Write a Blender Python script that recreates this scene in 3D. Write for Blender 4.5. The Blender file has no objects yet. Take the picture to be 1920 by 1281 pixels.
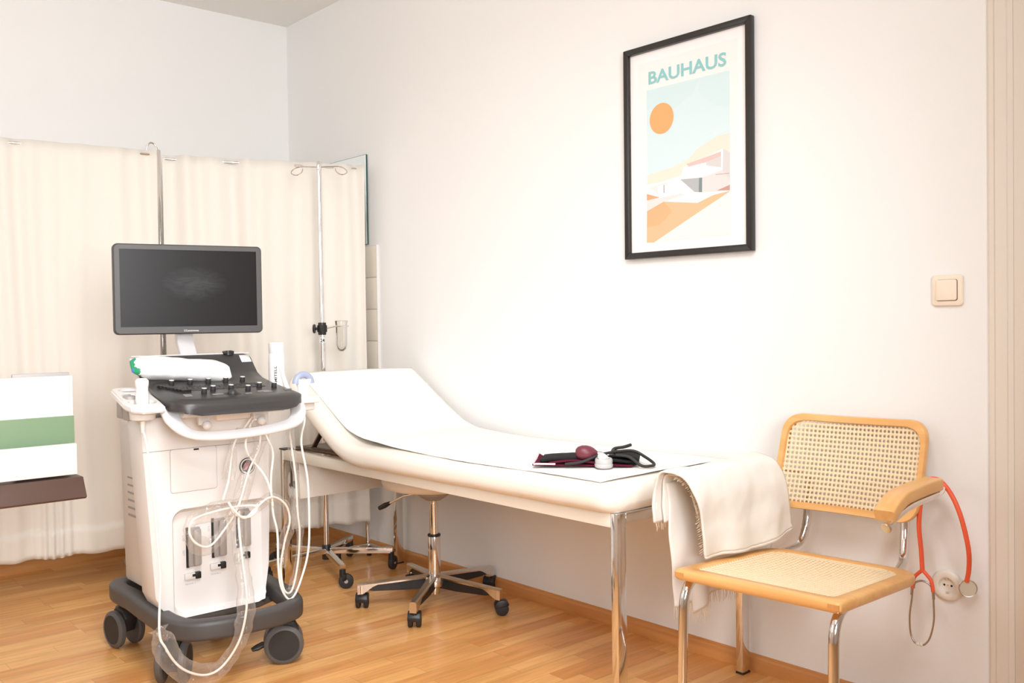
import bpy, bmesh, math, random
import numpy as np
from mathutils import Vector, Matrix, noise
random.seed(7)
D = bpy.data
C = bpy.context.scene.collection
PI = math.pi
V = Vector

# ------------------------------------------------------------------ camera
sc = bpy.context.scene
cam_d = D.cameras.new('camera'); cam = D.objects.new('camera', cam_d); C.objects.link(cam)
R_ = V((0.66011624, 0.75102568, -0.01438649)); U_ = V((-0.0058746, 0.02431329, 0.99968713)); F_ = V((-0.75114049, 0.6598252, -0.02046157))
M = Matrix.Identity(4)
for i in range(3):
    M[i][0] = R_[i]; M[i][1] = U_[i]; M[i][2] = -F_[i]
M[0][3], M[1][3], M[2][3] = 4.65926, -2.5, 1.09952
cam.matrix_world = M
cam_d.sensor_width = 36.0; cam_d.lens = 1772.195/1920*36; cam_d.clip_start = 0.02
sc.camera = cam
# ------------------------------------------------------------------ light
sc.view_settings.view_transform = 'Standard'
sc.view_settings.look = 'None'
sc.view_settings.exposure = -0.10
sc.view_settings.gamma = 1.0
sc.view_settings.use_curve_mapping = False
w = D.worlds.new('world'); sc.world = w; w.use_nodes = True
w.node_tree.nodes['Background'].inputs[0].default_value = (1, .97, .93, 1)
w.node_tree.nodes['Background'].inputs[1].default_value = 0.3

def area(name, loc, target, sx, sy, power, color, spread=180):
    l = D.lights.new(name, 'AREA'); l.shape = 'RECTANGLE'; l.size = sx; l.size_y = sy
    l.energy = power; l.color = color; l.spread = math.radians(spread)
    o = D.objects.new(name, l); C.objects.link(o); o.location = loc
    o.rotation_euler = (V(target)-V(loc)).to_track_quat('-Z', 'Y').to_euler()
    return o
area('ceiling_light', (3.6, -1.7, 2.6), (2.2, -1.0, .6), .6, .6, 13.5, (.965, .98, 1.0), 95)
area('softbox_fill', (4.3, -2.1, 2.5), (1.9, -.8, .8), .8, .8, 13.5, (.965, .98, 1.0), 100)  # added softbox-like fill above the camera, not a lamp of the room
area('front_fill', (5.9, -2.4, 1.6), (.2, -1.1, 1.6), 1.8, 1.2, 54, (.96, .98, 1.0), 95)  # added broad fill at the front wall; no window is built there
area('side_fill', (1.6, -3.7, 1.9), (1.0, 0, 1.4), 2.0, 1.4, 17, (.96, .98, 1.0))  # added side fill for right wall and curtain folds, no window behind it

# ------------------------------------------------------------------ materials
def nd(nt, t, **k):
    n = nt.nodes.new(t)
    for a, b in k.items(): setattr(n, a, b)
    return n
def mat(name, col, rough=.5, metal=0., var=.04, scale=8., bump=0., bscale=60., coat=0., spec=.5, trans=0., sss=0.):
    m = D.materials.new(name); m.use_nodes = True
    nt = m.node_tree; p = nt.nodes['Principled BSDF']
    p.inputs['Roughness'].default_value = rough; p.inputs['Metallic'].default_value = metal
    p.inputs['Specular IOR Level'].default_value = spec
    p.inputs['Coat Weight'].default_value = coat
    if trans: p.inputs['Transmission Weight'].default_value = trans
    tc = nd(nt, 'ShaderNodeTexCoord'); nz = nd(nt, 'ShaderNodeTexNoise')
    nz.inputs['Scale'].default_value = scale; nz.inputs['Detail'].default_value = 3
    nt.links.new(tc.outputs['Object'], nz.inputs['Vector'])
    mx = nd(nt, 'ShaderNodeMix', data_type='RGBA')
    c1 = [max(0, c*(1-var)) for c in col]; c2 = [min(1, c*(1+var)) for c in col]
    mx.inputs[6].default_value = (*c1, 1); mx.inputs[7].default_value = (*c2, 1)
    nt.links.new(nz.outputs['Fac'], mx.inputs[0]); nt.links.new(mx.outputs[2], p.inputs['Base Color'])
    if bump:
        n2 = nd(nt, 'ShaderNodeTexNoise'); n2.inputs['Scale'].default_value = bscale; n2.inputs['Detail'].default_value = 4
        nt.links.new(tc.outputs['Object'], n2.inputs['Vector'])
        b = nd(nt, 'ShaderNodeBump'); b.inputs['Strength'].default_value = bump; b.inputs['Distance'].default_value = .004
        nt.links.new(n2.outputs['Fac'], b.inputs['Height']); nt.links.new(b.outputs['Normal'], p.inputs['Normal'])
    return m
def srgb(r, g, b):
    f = lambda c: (c/255/12.92) if c/255 <= .04045 else ((c/255+.055)/1.055)**2.4
    return (f(r), f(g), f(b))

def wood_mat(name, c1, c2, rough, axis, freq=26., coat=.2):
    m = D.materials.new(name); m.use_nodes = True; nt = m.node_tree; p = nt.nodes['Principled BSDF']
    tc = nd(nt, 'ShaderNodeTexCoord'); mp = nd(nt, 'ShaderNodeMapping')
    s = [freq, freq, freq]; s[axis] = freq*.06
    mp.inputs['Scale'].default_value = s
    nt.links.new(tc.outputs['Object'], mp.inputs['Vector'])
    nz = nd(nt, 'ShaderNodeTexNoise'); nz.inputs['Scale'].default_value = 1.; nz.inputs['Detail'].default_value = 5; nz.inputs['Distortion'].default_value = .6
    nt.links.new(mp.outputs['Vector'], nz.inputs['Vector'])
    cr = nd(nt, 'ShaderNodeValToRGB'); cr.color_ramp.elements[0].position = .3; cr.color_ramp.elements[1].position = .7
    cr.color_ramp.elements[0].color = (*c1, 1); cr.color_ramp.elements[1].color = (*c2, 1)
    nt.links.new(nz.outputs['Fac'], cr.inputs['Fac']); nt.links.new(cr.outputs['Color'], p.inputs['Base Color'])
    p.inputs['Roughness'].default_value = rough; p.inputs['Coat Weight'].default_value = coat; p.inputs['Coat Roughness'].default_value = .25
    return m

def floor_mat():
    m = D.materials.new('beech_parquet'); m.use_nodes = True; nt = m.node_tree; p = nt.nodes['Principled BSDF']; L = nt.links
    tc = nd(nt, 'ShaderNodeTexCoord'); mp = nd(nt, 'ShaderNodeMapping'); mp.inputs['Rotation'].default_value = (0, 0, PI/2)
    L.new(tc.outputs['Object'], mp.inputs['Vector'])
    def brick(c1, c2, mortar, bias):
        b = nd(nt, 'ShaderNodeTexBrick'); b.inputs['Scale'].default_value = 1.
        b.inputs['Brick Width'].default_value = .47; b.inputs['Row Height'].default_value = .068
        b.inputs['Mortar Size'].default_value = mortar; b.inputs['Mortar Smooth'].default_value = .3
        b.offset = .37; b.offset_frequency = 2; b.squash = .72; b.squash_frequency = 3
        b.inputs['Bias'].default_value = bias
        b.inputs['Color1'].default_value = (*c1, 1); b.inputs['Color2'].default_value = (*c2, 1); b.inputs['Mortar'].default_value = (*[c*.45 for c in c1], 1)
        L.new(mp.outputs['Vector'], b.inputs['Vector']); return b
    b1 = brick(srgb(240, 184, 116), srgb(214, 142, 76), .0007, -.25)
    g = nd(nt, 'ShaderNodeTexNoise'); g.inputs['Scale'].default_value = 1.; g.inputs['Detail'].default_value = 6; g.inputs['Distortion'].default_value = .8
    gm = nd(nt, 'ShaderNodeMapping'); gm.inputs['Scale'].default_value = (38, 3.2, 1)
    L.new(tc.outputs['Object'], gm.inputs['Vector'])
    off = nd(nt, 'ShaderNodeVectorMath', operation='MULTIPLY_ADD'); off.inputs[1].default_value = (7, 7, 7)
    L.new(b1.outputs['Color'], off.inputs[0]); L.new(gm.outputs['Vector'], off.inputs[2]); L.new(off.outputs[0], g.inputs['Vector'])
    cr = nd(nt, 'ShaderNodeValToRGB'); cr.color_ramp.elements[0].position = .3; cr.color_ramp.elements[1].position = .72
    cr.color_ramp.elements[0].color = (.80, .74, .66, 1); cr.color_ramp.elements[1].color = (1.08, 1.08, 1.08, 1)
    L.new(g.outputs['Fac'], cr.inputs['Fac'])
    mx = nd(nt, 'ShaderNodeMix', data_type='RGBA', blend_type='MULTIPLY'); mx.inputs[0].default_value = 1
    L.new(b1.outputs['Color'], mx.inputs[6]); L.new(cr.outputs['Color'], mx.inputs[7])
    L.new(mx.outputs[2], p.inputs['Base Color'])
    p.inputs['Roughness'].default_value = .34; p.inputs['Coat Weight'].default_value = .15; p.inputs['Coat Roughness'].default_value = .2
    return m

def film_mat():
    m = D.materials.new('clear_film'); m.use_nodes = True; nt = m.node_tree; nt.nodes.clear(); L = nt.links
    out = nd(nt, 'ShaderNodeOutputMaterial'); tr = nd(nt, 'ShaderNodeBsdfTransparent'); tr.inputs[0].default_value = (.96, .95, .94, 1)
    gl = nd(nt, 'ShaderNodeBsdfGlossy'); gl.inputs['Roughness'].default_value = .12
    df = nd(nt, 'ShaderNodeBsdfDiffuse'); df.inputs[0].default_value = (.93, .89, .85, 1)
    nz = nd(nt, 'ShaderNodeTexNoise'); nz.inputs['Scale'].default_value = 55; nz.inputs['Detail'].default_value = 3
    tc = nd(nt, 'ShaderNodeTexCoord'); L.new(tc.outputs['Object'], nz.inputs['Vector'])
    bp = nd(nt, 'ShaderNodeBump'); bp.inputs['Strength'].default_value = .7; bp.inputs['Distance'].default_value = .01; L.new(nz.outputs['Fac'], bp.inputs['Height'])
    L.new(bp.outputs['Normal'], gl.inputs['Normal'])
    a = nd(nt, 'ShaderNodeMixShader'); a.inputs[0].default_value = .55; L.new(df.outputs[0], a.inputs[1]); L.new(gl.outputs[0], a.inputs[2])
    lw = nd(nt, 'ShaderNodeLayerWeight'); lw.inputs['Blend'].default_value = .35
    mr = nd(nt, 'ShaderNodeMapRange'); mr.inputs['To Min'].default_value = .07; mr.inputs['To Max'].default_value = .5
    L.new(lw.outputs['Facing'], mr.inputs['Value'])
    b = nd(nt, 'ShaderNodeMixShader'); L.new(mr.outputs[0], b.inputs[0]); L.new(tr.outputs[0], b.inputs[1]); L.new(a.outputs[0], b.inputs[2])
    L.new(b.outputs[0], out.inputs[0]); return m

def fabric_mat(name, col, transl=.25, wscale=900.):
    m = D.materials.new(name); m.use_nodes = True; nt = m.node_tree; L = nt.links; p = nt.nodes['Principled BSDF']; out = nt.nodes['Material Output']
    p.inputs['Base Color'].default_value = (*col, 1); p.inputs['Roughness'].default_value = .85; p.inputs['Specular IOR Level'].default_value = .15
    tc = nd(nt, 'ShaderNodeTexCoord'); nz = nd(nt, 'ShaderNodeTexNoise'); nz.inputs['Scale'].default_value = wscale
    L.new(tc.outputs['Object'], nz.inputs['Vector'])
    bp = nd(nt, 'ShaderNodeBump'); bp.inputs['Strength'].default_value = .12; bp.inputs['Distance'].default_value = .002
    L.new(nz.outputs['Fac'], bp.inputs['Height']); L.new(bp.outputs['Normal'], p.inputs['Normal'])
    t = nd(nt, 'ShaderNodeBsdfTranslucent'); t.inputs[0].default_value = (*col, 1)
    mx = nd(nt, 'ShaderNodeMixShader'); mx.inputs[0].default_value = transl
    L.new(p.outputs[0], mx.inputs[1]); L.new(t.outputs[0], mx.inputs[2]); L.new(mx.outputs[0], out.inputs[0]); return m

def screen_mat():
    m = D.materials.new('dim_screen'); m.use_nodes = True; nt = m.node_tree; L = nt.links; p = nt.nodes['Principled BSDF']
    p.inputs['Base Color'].default_value = (.014, .0125, .0125, 1); p.inputs['Roughness'].default_value = .30; p.inputs['Specular IOR Level'].default_value = .18
    tc = nd(nt, 'ShaderNodeTexCoord'); mp = nd(nt, 'ShaderNodeMapping'); mp.inputs['Location'].default_value = (0, -.10, -.28); mp.inputs['Scale'].default_value = (7, 7.5, 14)
    L.new(tc.outputs['Object'], mp.inputs['Vector'])
    gr = nd(nt, 'ShaderNodeTexGradient', gradient_type='SPHERICAL'); L.new(mp.outputs[0], gr.inputs[0])
    nz = nd(nt, 'ShaderNodeTexNoise'); nz.inputs['Scale'].default_value = 1.; nz.inputs['Detail'].default_value = 8; nz.inputs['Distortion'].default_value = 1.4
    m2 = nd(nt, 'ShaderNodeMapping'); m2.inputs['Scale'].default_value = (18, 18, 55); L.new(tc.outputs['Object'], m2.inputs['Vector']); L.new(m2.outputs[0], nz.inputs['Vector'])
    mu = nd(nt, 'ShaderNodeMath', operation='MULTIPLY'); L.new(gr.outputs['Fac'], mu.inputs[0]); L.new(nz.outputs['Fac'], mu.inputs[1])
    mr = nd(nt, 'ShaderNodeMapRange'); mr.inputs['From Min'].default_value = .08; mr.inputs['From Max'].default_value = .45; mr.inputs['To Max'].default_value = .05
    L.new(mu.outputs[0], mr.inputs['Value'])
    p.inputs['Emission Color'].default_value = (.95, 1, 1, 1); L.new(mr.outputs[0], p.inputs['Emission Strength']); return m

WALL = mat('white_wall_paint', (.90, .893, .877), .9, var=.012, scale=3, bump=.06, bscale=180, spec=.2)
CEIL = mat('ceiling_paint', (.95, .925, .88), .95, var=.01, scale=2, spec=.1)
FLOOR = floor_mat()
SKIRT = wood_mat('skirting_wood', srgb(192, 124, 62), srgb(220, 156, 90), .4, 0)
SKIRT_Y = wood_mat('skirting_wood_back', srgb(192, 124, 62), srgb(220, 156, 90), .4, 1)
CREAMPAINT = mat('cream_door_paint', (.80, .73, .64), .45, var=.02, scale=4)
CURT = fabric_mat('cream_curtain', (.945, .905, .835), .2)
CHROME = mat('chrome', (.80, .78, .76), .09, 1., var=.02)
ALU = mat('brushed_aluminium', (.72, .68, .64), .22, 1., var=.05, scale=30)
BLACK = mat('black_plastic', (.014, .013, .013), .42, var=.1)
RUBBER = mat('black_rubber', (.02, .018, .017), .6, var=.1)
DKGREY = mat('dark_grey_plastic', (.065, .061, .060), .45, var=.06, bump=.05, bscale=700)
WHEELG = mat('grey_tyre_plastic', (.10, .095, .092), .5, var=.05)
MIDGREY = mat('mid_grey_plastic', (.36, .33, .31), .42, var=.04)
WHITEP = mat('white_plastic', (.80, .775, .755), .38, var=.012)
SIDEP = mat('pale_grey_plastic', (.74, .71, .68), .42, var=.012)
SILVER = mat('pale_silver_plastic', (.72, .70, .70), .28, var=.02, coat=.3)
LEATHER = mat('cream_leatherette', (.89, .83, .745), .42, var=.02, scale=4, bump=.05, bscale=260)
FRAMEW = mat('cream_enamel', (.84, .78, .68), .35, var=.02)
PAPER = mat('white_paper', (.93, .90, .86), .8, var=.01, bump=.12, bscale=22, spec=.2)
WOODX = wood_mat('beech_wood_across', srgb(228, 166, 96), srgb(240, 188, 120), .34, 0, 30)
WOODY = wood_mat('beech_wood_along', srgb(228, 166, 96), srgb(240, 188, 120), .34, 1, 30)
CANE = mat('woven_cane', srgb(246, 222, 184), .6, var=.08, scale=140, bump=.3, bscale=500)
TOWEL = fabric_mat('cream_towel', (.95, .90, .835), .12, 500.)
FRINGE = fabric_mat('towel_fringe', (.86, .72, .56), .15, 500.)
BLACKFR = mat('black_frame_lacquer', (.022, .019, .018), .32, var=.1)
RED = mat('orange_red_rubber', srgb(240, 98, 62), .4, var=.04)
CABLE = mat('cream_cable', (.92, .87, .80), .45, var=.02)
FILM = film_mat()
BURG = mat('burgundy_rubber', srgb(112, 48, 60), .42, var=.08)
BURGF = mat('burgundy_cloth', srgb(92, 30, 48), .9, var=.1, spec=.1)
CUFFB = mat('black_cuff_cloth', (.018, .016, .017), .85, var=.2, scale=60, bump=.3, bscale=600, spec=.2)
PINKTRIM = mat('pale_pink_trim', srgb(240, 205, 215), .8)
GAUGE = mat('white_gauge', (.52, .51, .50), .3, var=.01)
BROWN = mat('dark_brown_laminate', srgb(92, 70, 62), .4, var=.05)
GREEN = mat('sage_green_board', srgb(130, 157, 124), .5, var=.02)
WHITEB = mat('white_board', (.90, .885, .86), .5, var=.01)
GREYB = mat('grey_board', (.50, .47, .46), .5, var=.02)
SWITCH = mat('cream_switch_plastic', srgb(246, 230, 210), .35, var=.01)
SOCK = mat('white_socket_plastic', (.88, .83, .75), .3, var=.01)
DARKHOLE = mat('dark_hole', (.012, .011, .010), .8)
BRKT = mat('dark_bronze_steel', srgb(96, 76, 62), .4, .6, var=.05)
TILE = mat('cream_tile', (.86, .78, .66), .15, var=.02, scale=5)
GROUT = mat('pale_grout', (.62, .55, .47), .9)
BASEW = mat('grey_green_base_enamel', srgb(202, 196, 178), .4, var=.03)
BLUEG = mat('blue_grey_plastic', srgb(160, 170, 196), .35, var=.03)
STICK = mat('white_sticker', (.88, .88, .88), .5)
INK = mat('dark_ink', (.03, .03, .035), .6)
INKG = mat('grey_ink', (.45, .45, .47), .6)
TEAL = mat('teal_print', srgb(146, 205, 206), .6)
REDINK = mat('red_print', srgb(205, 70, 90), .5)
SCREEN = screen_mat()
CONSOLE = mat('charcoal_console', (.045, .042, .042), .36, var=.06, bump=.06, bscale=900)
KEYM = mat('dark_keys', (.03, .028, .028), .45)
KEYG = mat('grey_keys', (.22, .21, .21), .45)
glassm = D.materials.new('clear_glass'); glassm.use_nodes = True
_n = glassm.node_tree; _n.nodes.clear(); _o = nd(_n, 'ShaderNodeOutputMaterial'); _t = nd(_n, 'ShaderNodeBsdfTransparent'); _t.inputs[0].default_value = (.97, .97, .96, 1)
_g = nd(_n, 'ShaderNodeBsdfGlossy'); _g.inputs['Roughness'].default_value = .04; _l = nd(_n, 'ShaderNodeLayerWeight'); _l.inputs['Blend'].default_value = .25
_m = nd(_n, 'ShaderNodeMixShader'); _n.links.new(_l.outputs['Fresnel'], _m.inputs[0]); _n.links.new(_t.outputs[0], _m.inputs[1]); _n.links.new(_g.outputs[0], _m.inputs[2]); _n.links.new(_m.outputs[0], _o.inputs[0])
MIRROR = mat('mirror_silver', (.90, .93, .91), .015, 1., var=.003)
GLASSEDGE = mat('green_glass_edge', (.04, .09, .075), .15)

# ------------------------------------------------------------------ mesh helpers
def BM(): return bmesh.new()
def frame_from(n):
    n = V(n).normalized(); a = V((0, 0, 1)) if abs(n.z) < .9 else V((1, 0, 0))
    x = a.cross(n).normalized(); return x, n.cross(x)
def box(bm, c, s, rot=None, bev=0., seg=2):
    t = bmesh.new(); bmesh.ops.create_cube(t, size=1)
    for v in t.verts: v.co = V((v.co.x*s[0], v.co.y*s[1], v.co.z*s[2]))
    if bev: bmesh.ops.bevel(t, geom=list(t.edges), offset=bev, segments=seg, profile=.5, affect='EDGES')
    mt = Matrix.Translation(V(c)) @ (rot.to_4x4() if rot else Matrix.Identity(4))
    merge(bm, t, mt)
def merge(bm, t, mt=None):
    if mt: t.transform(mt)
    me = D.meshes.new('t'); t.to_mesh(me); bm.from_mesh(me); D.meshes.remove(me); t.free()
def cyl(bm, p0, p1, r0, r1=None, seg=24, bev=0.):
    p0, p1 = V(p0), V(p1); r1 = r0 if r1 is None else r1
    x, y = frame_from(p1-p0)
    t = bmesh.new(); a = []; b = []
    for i in range(seg):
        d = x*math.cos(2*PI*i/seg)+y*math.sin(2*PI*i/seg)
        a.append(t.verts.new(p0+d*r0)); b.append(t.verts.new(p1+d*r1))
    for i in range(seg): t.faces.new((a[i], a[(i+1) % seg], b[(i+1) % seg], b[i]))
    f0 = t.faces.new(a[::-1]); f1 = t.faces.new(b)
    if bev:
        es = list(f0.edges)+list(f1.edges)
        bmesh.ops.bevel(t, geom=es, offset=bev, segments=2, profile=.5, affect='EDGES')
    merge(bm, t)
def lathe(bm, prof, c, axis=(0, 0, 1), seg=32):
    ax = V(axis).normalized(); x, y = frame_from(ax); c = V(c); rings = []
    for r, h in prof:
        if r < 1e-6: rings.append([bm.verts.new(c+ax*h)])
        else: rings.append([bm.verts.new(c+ax*h+(x*math.cos(2*PI*i/seg)+y*math.sin(2*PI*i/seg))*r) for i in range(seg)])
    for a, b in zip(rings, rings[1:]):
        for i in range(seg):
            j = (i+1) % seg
            if len(a) == 1 and len(b) == 1: continue
            if len(a) == 1: bm.faces.new((a[0], b[j], b[i]))
            elif len(b) == 1: bm.faces.new((a[i], a[j], b[0]))
            else: bm.faces.new((a[i], a[j], b[j], b[i]))
def catmull(pts, n=8, closed=False):
    P = [V(p) for p in pts]; out = []; m = len(P)
    rng = range(m if closed else m-1)
    for i in rng:
        if closed: p0, p1, p2, p3 = P[i-1], P[i], P[(i+1) % m], P[(i+2) % m]
        else: p0, p1, p2, p3 = P[max(i-1, 0)], P[i], P[i+1], P[min(i+2, m-1)]
        for k in range(n):
            t = k/n
            out.append(.5*((2*p1)+(p2-p0)*t+(2*p0-5*p1+4*p2-p3)*t*t+(3*p1-p0-3*p2+p3)*t**3))
    if not closed: out.append(P[-1])
    return out
def fillet(pts, r, n=6, closed=False):
    P = [V(p) for p in pts]; out = []; m = len(P)
    for i in range(m):
        if not closed and i in (0, m-1): out.append(P[i]); continue
        a, b, c = P[i-1], P[i], P[(i+1) % m]
        ra = r[i] if isinstance(r, (list, tuple)) else r
        d1 = (a-b); d2 = (c-b); l = min(ra, d1.length*.49, d2.length*.49)
        s = b+d1.normalized()*l; e = b+d2.normalized()*l
        for k in range(n+1):
            t = k/n; out.append(s*(1-t)**2+b*2*t*(1-t)+e*t*t)
    return out
def sweep(bm, pts, section, closed=False, up=None, cap=True, scale=None):
    """section: list of (a,b) around the path; a along side, b along up"""
    P = [V(p) for p in pts]; m = len(P)
    T = []
    for i in range(m):
        a = P[i-1] if (closed or i > 0) else P[i]; b = P[(i+1) % m] if (closed or i < m-1) else P[i]
        T.append((b-a).normalized())
    if up is None:
        n = frame_from(T[0])[0]
        N = [n]
        for i in range(1, m):
            n = N[-1]-T[i]*N[-1].dot(T[i]); N.append(n.normalized())
    else:
        N = []
        for t in T:
            u = V(up); n = u-t*u.dot(t); N.append(n.normalized())
    rings = []
    for i in range(m):
        s = scale(i/(m-1)) if scale else 1.
        sx, sy = s if isinstance(s, tuple) else (s, s)
        B = T[i].cross(N[i])
        rings.append([bm.verts.new(P[i]+B*a*sx+N[i]*b*sy) for a, b in section])
    k = len(section)
    for i in range(m if closed else m-1):
        a, b = rings[i], rings[(i+1) % m]
        for j in range(k): bm.faces.new((a[j], a[(j+1) % k], b[(j+1) % k], b[j]))
    if cap and not closed:
        bm.faces.new(rings[0][::-1]); bm.faces.new(rings[-1])
def circ(r, n=14, r2=None):
    r2 = r if r2 is None else r2
    return [(r*math.cos(2*PI*i/n), r2*math.sin(2*PI*i/n)) for i in range(n)]
def rrect(wd, h, r, n=4):
    out = []
    for cx, cy, a0 in ((wd/2-r, h/2-r, 0), (-wd/2+r, h/2-r, 90), (-wd/2+r, -h/2+r, 180), (wd/2-r, -h/2+r, 270)):
        for i in range(n+1):
            a = math.radians(a0+90*i/n); out.append((cx+r*math.cos(a), cy+r*math.sin(a)))
    return out
def tube(bm, pts, r, n=14, closed=False): sweep(bm, pts, circ(r, n), closed)
def prism(bm, outline, to3, depth_vec, bev=0.):
    t = bmesh.new(); a = [t.verts.new(to3(*p)) for p in outline]; d = V(depth_vec)
    f = t.faces.new(a); r = bmesh.ops.extrude_face_region(t, geom=[f])
    vs = [g for g in r['geom'] if isinstance(g, bmesh.types.BMVert)]
    for v in vs: v.co += d
    bmesh.ops.recalc_face_normals(t, faces=t.faces)
    if bev: bmesh.ops.bevel(t, geom=[e for e in t.edges if e.calc_face_angle(0) > .6], offset=bev, segments=2, profile=.5, affect='EDGES')
    merge(bm, t)
def ball(bm, c, r, sx=1, sy=1, sz=1, rot=None, u=24, v=14):
    t = bmesh.new(); bmesh.ops.create_uvsphere(t, u_segments=u, v_segments=v, radius=r)
    mt = Matrix.Translation(V(c)) @ (rot.to_4x4() if rot else Matrix.Identity(4)) @ Matrix.Diagonal((sx, sy, sz, 1))
    merge(bm, t, mt)
def grid(bm, fn, nu, nv):
    g = [[bm.verts.new(fn(i/nu, j/nv)) for j in range(nv+1)] for i in range(nu+1)]
    for i in range(nu):
        for j in range(nv): bm.faces.new((g[i][j], g[i+1][j], g[i+1][j+1], g[i][j+1]))
    return g

WL = {}
def obj(name, bm, m, parent=None, ang=38, recalc=True):
    if recalc: bmesh.ops.recalc_face_normals(bm, faces=bm.faces)
    cs = [v.co for v in bm.verts]
    lo = V((min(c.x for c in cs), min(c.y for c in cs), min(c.z for c in cs))); hi = V((max(c.x for c in cs), max(c.y for c in cs), max(c.z for c in cs)))
    ctr = (lo+hi)/2
    if parent is None: ctr.z = lo.z
    bm.transform(Matrix.Translation(-ctr))
    me = D.meshes.new(name); bm.to_mesh(me); bm.free()
    for mm in (m if isinstance(m, (list, tuple)) else [m]): me.materials.append(mm)
    me.shade_smooth(); me.set_sharp_from_angle(angle=math.radians(ang))
    o = D.objects.new(name, me); C.objects.link(o)
    place(o, ctr, parent); return o
def place(o, world, parent):
    WL[o.name] = V(world)
    if parent is not None:
        o.parent = parent; o.location = V(world)-WL[parent.name]
    else: o.location = V(world)
def thing(name, label, cat, loc, group=None):
    o = D.objects.new(name, None); C.objects.link(o); o.empty_display_size = .05
    place(o, loc, None); o['label'] = label; o['category'] = cat
    if group: o['group'] = group
    return o
def tag(o, label, cat, group=None):
    o['label'] = label; o['category'] = cat
    if group: o['group'] = group
    return o
def struct(name, bm, m, parent=None):
    o = obj(name, bm, m, parent)
    if parent is None: o['kind'] = 'structure'
    return o
def solid(o, t, off=0.):
    md = o.modifiers.new('thickness', 'SOLIDIFY'); md.thickness = t; md.offset = off; return o
def text_bm(txt, origin, xd, yd, size, ext=.0002, width=None, bold=0., spacing=1.):
    cu = D.curves.new('lettering', 'FONT'); cu.body = txt; cu.size = 1; cu.extrude = 0; cu.offset = bold; cu.space_character = spacing; cu.resolution_u = 3
    to = D.objects.new('lettering', cu); C.objects.link(to)
    bpy.context.view_layer.update(); dg = bpy.context.evaluated_depsgraph_get()
    me = D.meshes.new_from_object(to.evaluated_get(dg))
    D.objects.remove(to); D.curves.remove(cu)
    bm = bmesh.new(); bm.from_mesh(me); D.meshes.remove(me)
    xs = [v.co.x for v in bm.verts]; ys = [v.co.y for v in bm.verts]
    x0, x1 = min(xs), max(xs); y0, y1 = min(ys), max(ys)
    sy = size/(y1-y0); sx = (width/(x1-x0)) if width else sy
    X = V(xd).normalized(); Y = V(yd).normalized(); N = X.cross(Y); o = V(origin)
    r = bmesh.ops.extrude_face_region(bm, geom=list(bm.faces))
    ev = {g for g in r['geom'] if isinstance(g, bmesh.types.BMVert)}
    for v in bm.verts:
        p = v.co.copy(); v.co = o+X*(p.x-x0)*sx+Y*(p.y-y0)*sy+N*(ext if v in ev else 0)
    return bm

# ------------------------------------------------------------------ the room
H = 2.713
def slab(lo, hi):
    bm = BM(); lo, hi = V(lo), V(hi); box(bm, (lo+hi)/2, hi-lo); return bm
struct('floor', slab((-.1, -3.9, -.1), (6.1, .1, 0)), FLOOR)
struct('ceiling', slab((-.1, -3.9, H), (6.1, .1, H+.1)), CEIL)
struct('wall_back', slab((-.1, -3.9, 0), (0, .1, H)), WALL)
struct('wall_right', slab((0, 0, 0), (6.1, .1, H)), WALL)
struct('wall_left', slab((0, -3.9, 0), (6.1, -3.8, H)), WALL)
struct('wall_front', slab((6.0, -3.8, 0), (6.1, 0, H)), WALL)
bsec = [(0, 0), (.013, 0), (.013, .038), (.009, .047), (.004, .0515), (0, .052)]
bm = BM(); prism(bm, bsec, lambda a, b: V((.013, -a, b)), (3.64, 0, 0)); struct('baseboard_right', bm, SKIRT)
bm = BM(); prism(bm, bsec, lambda a, b: V((a, 0, b)), (0, -3.8, 0)); struct('baseboard_back', bm, SKIRT_Y)
# door casing and leaf at the right end of the wall
DR = thing('door_1', 'cream painted door casing and closed door at the right edge', 'door', (4.1, -.02, 0))
DR['kind'] = 'structure'
bm = BM()
cas = [(3.652, 0), (3.653, .004), (3.658, .007), (3.673, .008), (3.6745, .013), (3.702, .014), (3.704, .011), (3.717, .011), (3.717, 0)]
prism(bm, cas, lambda a, b: V((a, -b, 0)), (0, 0, 2.45)); obj('door_casing', bm, CREAMPAINT, DR, 20)
bm = BM(); prism(bm, [(3.652, 2.45), (3.652, 2.51), (4.62, 2.51), (4.62, 2.45)], lambda a, b: V((a, -.024, b)), (0, .024, 0)); obj('door_head_casing', bm, CREAMPAINT, DR)
bm = BM(); box(bm, (4.141, -.005, 1.227), (.848, .010, 2.44), bev=.001); obj('door_leaf', bm, CREAMPAINT, DR)

# tiles behind the screen
t = thing('tile_splashback', 'narrow strip of cream wall tiles beside the mirror behind the curtain', 'tiles', (.6, -.004, .72))
bm = BM(); box(bm, (.60, -.003, 1.095), (.51, .006, .76)); obj('grout_bed', bm, GROUT, t)
bm = BM()
for i in range(4):
    for j in range(5):
        x0 = .858-.152*(i+1) if i < 3 else .345; x1 = .858-.152*i
        box(bm, ((x0+x1)/2+.001, -.006, 1.475-.152*(j+.5)), (x1-x0-.003, .008, .149), bev=.0015)
obj('tile_field', bm, TILE, t)
bm = BM(); box(bm, (.859, -.006, 1.095), (.004, .012, .764)); obj('edge_strip', bm, WHITEP, t)
# mirror
t = thing('wall_mirror', 'frameless mirror on the wall peeking over the white curtain', 'mirror', (.57, -.006, 1.483))
bm = BM(); box(bm, (.575, -.007, 1.70), (.412, .009, .432)); obj('glass_edge', bm, GLASSEDGE, t)
bm = BM(); box(bm, (.575, -.0122, 1.70), (.408, .001, .428)); obj('mirror_face', bm, MIRROR, t)

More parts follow.
